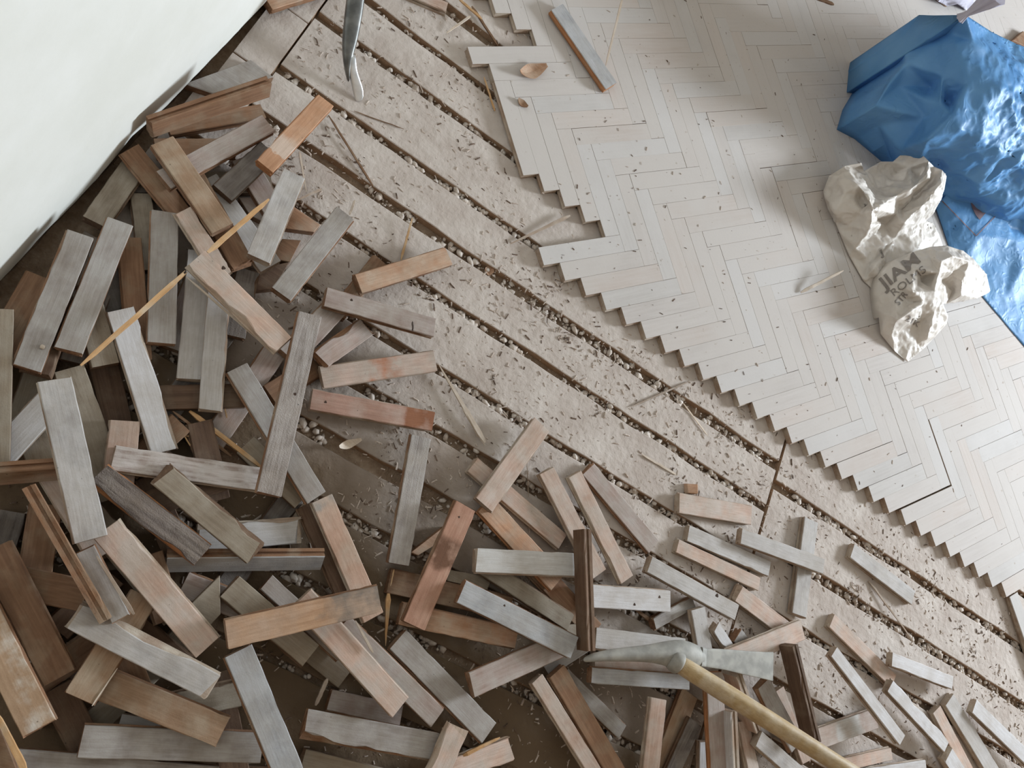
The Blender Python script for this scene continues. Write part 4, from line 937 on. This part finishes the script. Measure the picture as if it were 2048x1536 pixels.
# ---------------------------------------------------------------- crumpled films
def ridge(x, y, z): return 1-abs(noise.noise((x, y, z)))*2
class Film:
    """thin film through measured points (pixel, height over the parquet): flat facets, soft creases, fine crinkle"""
    def __init__(self, outline, inner, creases=()):
        self.px = [Vector((p_[0], p_[1])) for p_ in outline+inner]
        self.p3 = [at(p_[0], p_[1], T+p_[2]) for p_ in outline+inner]
        n0 = len(outline); ed = [(i, (i+1) % n0) for i in range(n0)]+[(a+n0, b+n0) for a, b in creases]
        r = geometry.delaunay_2d_cdt([Vector((q.x, -q.y)) for q in self.px], ed, [tuple(range(n0-1, -1, -1))], 1, 1e-4)
        self.map = [o_[0] if o_ else None for o_ in r[3]]
        self.v2 = [Vector((q.x, -q.y)) for q in r[0]]
        self.v3 = [self.p3[k] if k is not None else at(q.x, -q.y, T+1) for k, q in zip(self.map, r[0])]
        self.tri = [tuple(t_) for t_ in r[2]]
    def on(self, x, y, lift=.05):
        o_ = Vector((0, 0, HC)); dr = (at(x, y, 0)-o_).normalized()
        hit, n_, _k, _d = self.bvh.ray_cast(o_, dr)
        if hit is None: return at(x, y, T+.8)
        if n_.dot(dr) > 0: n_ = -n_
        return hit+(n_*.35-dr*.65).normalized()*lift
    def build(self, name, mat, cuts, crinkle, smooth_it=3, skirt_down=None, maxlen=.3):
        bm = bmesh.new(); vs = [bm.verts.new(q) for q in self.v3]
        for t_ in self.tri:
            try: bm.faces.new([vs[k] for k in t_])
            except ValueError: pass
        bmesh.ops.remove_doubles(bm, verts=bm.verts, dist=1e-5)
        for _ in range(cuts):
            big = [e for e in bm.edges if e.calc_length() > maxlen]
            if not big: break
            bmesh.ops.subdivide_edges(bm, edges=big, cuts=1); bmesh.ops.triangulate(bm, faces=[f for f in bm.faces if len(f.verts) > 3])
        for _ in range(smooth_it): bmesh.ops.smooth_vert(bm, verts=[q for q in bm.verts if not q.is_boundary], factor=.5, use_axis_x=True, use_axis_y=True, use_axis_z=True)
        bmesh.ops.recalc_face_normals(bm, faces=bm.faces); bm.normal_update()
        if sum(f.normal.z for f in bm.faces) < 0: bmesh.ops.reverse_faces(bm, faces=bm.faces)
        bm.normal_update()
        new = {q: q.co+q.normal*crinkle(q.co)*(0 if q.is_boundary else 1) for q in bm.verts}
        for q, c in new.items(): q.co = Vector((c.x, c.y, max(c.z, T+.02)))
        if skirt_down:
            be = [e for e in bm.edges if e.is_boundary and sum(q.co.z for q in e.verts)/2 > T+.4 and skirt_down(sum((q.co for q in e.verts), Vector())/2)]
            r = bmesh.ops.extrude_edge_only(bm, edges=be); nv = [g for g in r['geom'] if isinstance(g, bmesh.types.BMVert)]
            for q in nv: q.co.z = T+.02
            bmesh.ops.subdivide_edges(bm, edges=[e for e in bm.edges if e.calc_length() > 1.2], cuts=3)
        self.bvh = bvhtree.BVHTree.FromBMesh(bm)
        for q in bm.verts: q.co *= U
        me = bpy.data.meshes.new(name); bm.to_mesh(me); bm.free(); me.materials.append(mat)
        for p_ in me.polygons: p_.use_smooth = True
        o = link(bpy.data.objects.new(name, me))
        md = o.modifiers.new('film', 'SOLIDIFY'); md.thickness = .0006; md.offset = 0
        return o
def glyphs(name, txt, film, p0, ang, size, mat, lift=.07, ratio=1.0, bold=.02):
    """flat printed lettering resting on a film"""
    cu = bpy.data.curves.new(name, 'FONT'); cu.body = txt; cu.size = 1.38; cu.offset = bold
    to = bpy.data.objects.new(name, cu); COL.objects.link(to); bpy.context.view_layer.update()
    me = bpy.data.meshes.new_from_object(to.evaluated_get(bpy.context.evaluated_depsgraph_get())); bpy.data.objects.remove(to)
    bm = bmesh.new(); bm.from_mesh(me)
    for _ in range(3):
        big = [e for e in bm.edges if e.calc_length() > .16]
        if big: bmesh.ops.subdivide_edges(bm, edges=big, cuts=1)
        bmesh.ops.triangulate(bm, faces=bm.faces)
    ca, sa = math.cos(ang), math.sin(ang)
    for q in bm.verts:
        x, y = q.co.x*size*ratio, q.co.y*size
        q.co = film.on(p0[0]+ca*x+sa*y, p0[1]+sa*x-ca*y, lift)*U
    bm.to_mesh(me); bm.free(); me.materials.clear(); me.materials.append(mat)
    o = bpy.data.objects.new(name, me); COL.objects.link(o); return o
def marks(name, film, polys, mat, lift=.05):
    """printed shapes on a film; each polygon fanned and refined"""
    bm = bmesh.new()
    for poly in polys:
        f = bm.faces.new([bm.verts.new((p_[0], p_[1], 0)) for p_ in poly]); bmesh.ops.triangulate(bm, faces=[f])
    for _ in range(4):
        big = [e for e in bm.edges if e.calc_length() > 6]
        if big: bmesh.ops.subdivide_edges(bm, edges=big, cuts=1)
        bmesh.ops.triangulate(bm, faces=bm.faces)
    for q in bm.verts: q.co = film.on(q.co.x, q.co.y, lift)*U
    me = bpy.data.meshes.new(name); bm.to_mesh(me); bm.free(); me.materials.append(mat)
    return link(bpy.data.objects.new(name, me))

# ---------------------------------------------------------------- blue sack on the laid parquet
sroot = empty('sack', at(1960, 350, T)); tag(sroot, 'full blue plastic rubbish sack knotted at the top, standing on the laid parquet', 'sack')
bpy.context.view_layer.update()
so = [(1931, 30, 9.0), (1868, 31, 6.8), (1838, 30, 5.6), (1808, 68, 4.6), (1796, 122, 3.6), (1772, 165, 3.6), (1751, 212, 3.2), (1757, 250, 2.0), (1775, 300, 1.0), (1793, 345, .1), (1835, 352, .1), (1862, 385, .1),
      (1900, 420, .1), (1960, 460, .1), (2015, 500, .1), (2080, 560, .1), (2170, 600, .1), (2270, 480, .1), (2290, 350, .8), (2240, 210, 3.6), (2150, 120, 6.0), (2090, 105, 7.0), (2048, 95, 7.6), (1985, 65, 8.0)]
si = [(1905, 68, 7.6), (1868, 90, 6.5), (1812, 127, 4.9), (1780, 165, 4.2), (1862, 62, 5.9),            # 0-4 fold edge, flap
      (1798, 172, 4.0), (1800, 300, 2.4), (1838, 325, 2.6), (1862, 175, 5.0), (1850, 235, 4.6),          # 5-9
      (1885, 152, 6.5), (1915, 90, 7.9), (1897, 205, 5.7), (1880, 205, 6.0), (1852, 200, 5.2),           # 10-14
      (1945, 80, 8.4), (1955, 115, 8.1), (1936, 165, 7.5), (1903, 230, 6.8), (1857, 278, 5.4),           # 15-19
      (1897, 300, 4.7), (1950, 357, 3.7), (2008, 410, 2.9), (2000, 180, 8.2), (2060, 220, 7.8),          # 20-24
      (1960, 255, 7.0), (2035, 320, 6.0), (2125, 180, 7.0), (2140, 310, 5.4), (2100, 420, 3.6),          # 25-29
      (1862, 335, 1.6), (1903, 383, 1.3), (1962, 425, 1.1), (2018, 455, 1.0), (2190, 420, 2.0), (1985, 110, 8.4), (2040, 150, 8.2), (1925, 262, 6.6), (1990, 300, 6.3)]
sf = Film(so, si, [(0, 1), (1, 2), (2, 3), (15, 16), (16, 17), (17, 18), (18, 19), (10, 11), (10, 13), (19, 20), (20, 21), (21, 22)])
lit_c = at(2040, 260, T+6)
def sack_crinkle(c):
    near = max(0, 1-(c-lit_c).length/9.5)
    a = (ridge(c.x*.5, c.y*.5, c.z*.5)-.55)*.55*near+(ridge(c.x*1.5, c.y*1.5, c.z*1.5+3)-.55)*.20*near
    return a+.05*noise.noise((c.x*.7, c.y*.7, c.z))
body = sf.build('body', M_BLUE, 7, sack_crinkle, 4, skirt_down=lambda c: True, maxlen=.22)
kf = [(1931, 31), (1925, 2)]
kc = at(1931, 30, T+9.0); v = []; f_ = []; n2 = 36
for i, (r_, z, sx) in enumerate(((.32, -.35, 0), (.20, .0, 0), (.18, .2, 0), (.30, .7, .1), (.48, 1.3, .2), (.62, 1.9, .3))):
    for j in range(n2):
        a = 2*math.pi*j/n2; rr_ = r_*(1+.22*math.sin(a*7+i*.6)*(1 if i > 2 else .5))
        v.append((kc.x+math.cos(a)*rr_+sx*.6, kc.y+math.sin(a)*rr_+sx, kc.z+z+.1*math.sin(a*5)*(i > 4)))
for i in range(5):
    for j in range(n2): a = i*n2+j; b = i*n2+(j+1) % n2; f_.append((a, b, b+n2, a+n2))
ruff = mesh_obj('gathered_neck', v, f_, M_PALEFILM, smooth=True)
ko = [(1862, 388, .15), (1885, 398, .6), (1905, 375, 1.2), (1960, 404, 1.3), (2005, 414, 1.6), (2030, 425, 2.2), (2075, 470, 1.6), (2120, 560, .8), (2130, 700, .1), (2085, 730, .05), (2048, 692, .05), (1998, 632, .05), (1962, 590, .05), (1930, 548, .05), (1900, 500, .05), (1880, 440, .1)]
ki = [(1945, 470, .9), (1952, 474, 1.0), (1980, 520, .5), (2020, 530, .8), (2012, 440, 1.5), (2030, 480, 1.5), (2046, 530, 1.2), (2060, 600, .5), (2010, 600, .3), (1920, 450, .7), (2020, 455, 1.4)]
kfm = Film(ko, ki, [(4, 5), (5, 6)])
skirt = kfm.build('loose_skirt', M_BLUE, 6, lambda c: .05*(ridge(c.x*.9, c.y*.9, c.z)-.5), 3, maxlen=.25)
def seg(a, b, w_):
    d = Vector((b[0]-a[0], b[1]-a[1])).normalized(); nn = Vector((-d.y, d.x))*w_/2
    return [(a[0]+nn.x, a[1]+nn.y), (b[0]+nn.x, b[1]+nn.y), (b[0]-nn.x, b[1]-nn.y), (a[0]-nn.x, a[1]-nn.y)]
pr1 = marks('printed_diamond', kfm, [seg((1884, 402), (1952, 472), 2), seg((1952, 472), (2001, 421), 2)], M_PRINTB, .06)
pr2 = marks('printed_mark', kfm, [[(1941, 390), (1952, 391), (1964, 398), (1976, 407), (1982, 414), (1971, 426), (1959, 440), (1951, 430), (1944, 416), (1940, 402)]], M_PRINTB, .06)
pr3 = marks('printed_mark', kfm, [[(1900, 381), (1906, 379), (1909, 386), (1903, 389)], [(1908, 385), (1916, 381), (1918, 387), (1911, 391)], [(1901, 391), (1909, 391), (1907, 397), (1903, 396)]], M_PRINTB, .06)
shift_local(sroot, [body, ruff, skirt, pr1, pr2, pr3])

# ---------------------------------------------------------------- white carrier bag
wroot = empty('carrier_bag', at(1790, 470, T)); tag(wroot, 'crumpled white plastic carrier bag with grey lettering beside the blue sack', 'plastic bag')
bpy.context.view_layer.update()
wo = [(1646, 383, .1), (1658, 352, .8), (1690, 332, 1.5), (1723, 326, 2.0), (1728, 342, .9), (1762, 323, 1.3), (1786, 323, 1.5), (1800, 311, 2.0), (1845, 310, 3.3), (1857, 322, 3.6), (1868, 333, 3.3), (1884, 340, 3.6), (1893, 352, 3.4), (1889, 378, 2.9),
      (1880, 402, 2.4), (1866, 428, 1.5), (1852, 441, 1.0), (1866, 446, .9), (1878, 468, .7), (1888, 500, .2), (1860, 560, .1), (1800, 600, .1), (1756, 588, .1), (1727, 562, .1), (1698, 511, .1), (1670, 445, .1), (1655, 418, .1)]
wi = [(1717, 372, 2.3), (1736, 394, 2.9), (1746, 420, 2.9), (1743, 448, 2.3), (1730, 472, 1.5), (1710, 497, .7), (1722, 428, 1.9), (1668, 420, 1.1), (1752, 378, .8), (1748, 350, .8), (1755, 440, .6),   # 0-10
      (1790, 392, 2.2), (1822, 378, 2.8), (1853, 352, 3.5), (1802, 420, 1.2), (1838, 385, 1.9), (1862, 362, 2.7), (1806, 446, 1.9), (1848, 408, 2.7), (1880, 368, 3.5), (1792, 428, 1.4), (1770, 450, .5),   # 11-21
      (1735, 478, .35), (1790, 478, .6), (1835, 492, .9), (1738, 532, .35), (1762, 552, .35), (1830, 452, 1.3), (1840, 350, 2.4), (1795, 345, 1.2), (1775, 370, 1.2), (1820, 335, 2.3), (1690, 385, 1.8), (1680, 360, 1.6), (1700, 450, .9), (1730, 400, 1.9), (1745, 540, .9), (1728, 510, .6)]
wf = Film(wo, wi, [(0, 1), (1, 2), (2, 3), (3, 4), (4, 5), (6, 7), (11, 12), (12, 13), (14, 15), (15, 16), (17, 18), (18, 19), (20, 17)])
fo = [(1763, 545, .9), (1757, 580, .7), (1756, 620, .5), (1761, 668, .2), (1789, 702, .15), (1815, 724, .1), (1850, 695, .5), (1875, 668, .9), (1893, 648, 1.2), (1896, 632, 1.6), (1886, 608, 2.2), (1891, 608, .4), (1955, 597, .15), (1981, 584, .15),
      (1973, 549, .8), (1947, 518, 2.0), (1927, 502, 2.2), (1893, 491, 2.5), (1860, 494, 2.2), (1820, 506, 1.6), (1788, 521, 1.3)]
fi = [(1830, 540, 2.3), (1800, 570, 1.9), (1858, 512, 2.4), (1880, 525, 3.2), (1905, 512, 3.3), (1938, 522, 2.7), (1925, 565, 2.2), (1922, 590, 1.7), (1885, 562, 1.3), (1878, 545, 2.9), (1868, 582, 2.7), (1825, 583, 2.5), (1822, 622, 2.4),   # 0-12
      (1780, 632, 1.5), (1850, 604, 2.3), (1870, 622, 2.0), (1840, 648, 1.0), (1800, 660, .9), (1862, 650, 1.8), (1835, 690, .5), (1790, 598, 1.6), (1783, 668, .8), (1908, 545, 2.0), (1845, 560, 1.6), (1815, 605, 1.7), (1795, 640, 1.9), (1855, 670, 1.3), (1903, 580, 1.0)]
ff = Film(fo, fi, [(2, 3), (3, 4), (4, 5), (9, 10), (3, 9), (12, 14), (14, 15), (13, 25), (25, 12)])
def crk(c): return .16*(ridge(c.x*.8, c.y*.8, c.z*.8+2)-.6)+.07*(ridge(c.x*2.3, c.y*2.3, c.z*2.3)-.6)
bb = wf.build('bag_body', M_WHITE, 6, crk, 2, maxlen=.16)
fr = ff.build('bag_front', M_WHITE, 6, lambda c: crk(c)*.8, 2, skirt_down=lambda c: (c-at(1800, 520, T+1.5)).length < 4.5, maxlen=.14)
A38 = math.radians(-38)
lt = [glyphs('lettering', 'JIAM', ff, (1770, 579), A38, 25, M_PRINT, .06, 1.38, .03),
      glyphs('lettering', 'ROLMS', ff, (1787, 594), A38, 15, M_PRINT, .06, 1.3, .0),
      glyphs('lettering', 'STR', ff, (1797, 612), math.radians(-50), 13, M_PRINT, .06),
      glyphs('lettering', '21K', ff, (1811, 640), math.radians(31), 12, M_PRINT, .06),
      glyphs('lettering', 'J', wf, (1763, 512), math.radians(-20), 13, M_PRINT, .06, 1.2, .05)]
shift_local(wroot, [bb, fr]+lt)
# pale film beyond the sack at the top edge
po = [(1862, -40, .2), (1868, -6, .5), (1876, 3, 1.0), (1894, 12, .2), (1915, 8, 1.0), (1936, 23, .15), (1968, 10, .3), (1994, -4, .4), (2010, -40, .3)]
pf = Film(po, [(1890, -10, 1.6), (1920, -8, 1.7), (1950, -5, 1.2), (1975, -20, 1.3)])
o = pf.build('plastic_film', M_PALEFILM, 5, lambda c: .15*(ridge(c.x, c.y, c.z)-.5), 1, maxlen=.25)
tag(o, 'pale lavender crumpled plastic film at the top right edge', 'plastic film')
o = prism('parquet_block', [at(2026, 80, T*2), at(2046, 62, T*2), at(2110, 90, T*2), at(2090, 112, T*2)], T, [TOP['b'], SIDE])
tag(o, 'brown block end right of the blue sack at the right edge', 'parquet block', 'loose parquet blocks lifted from the floor')
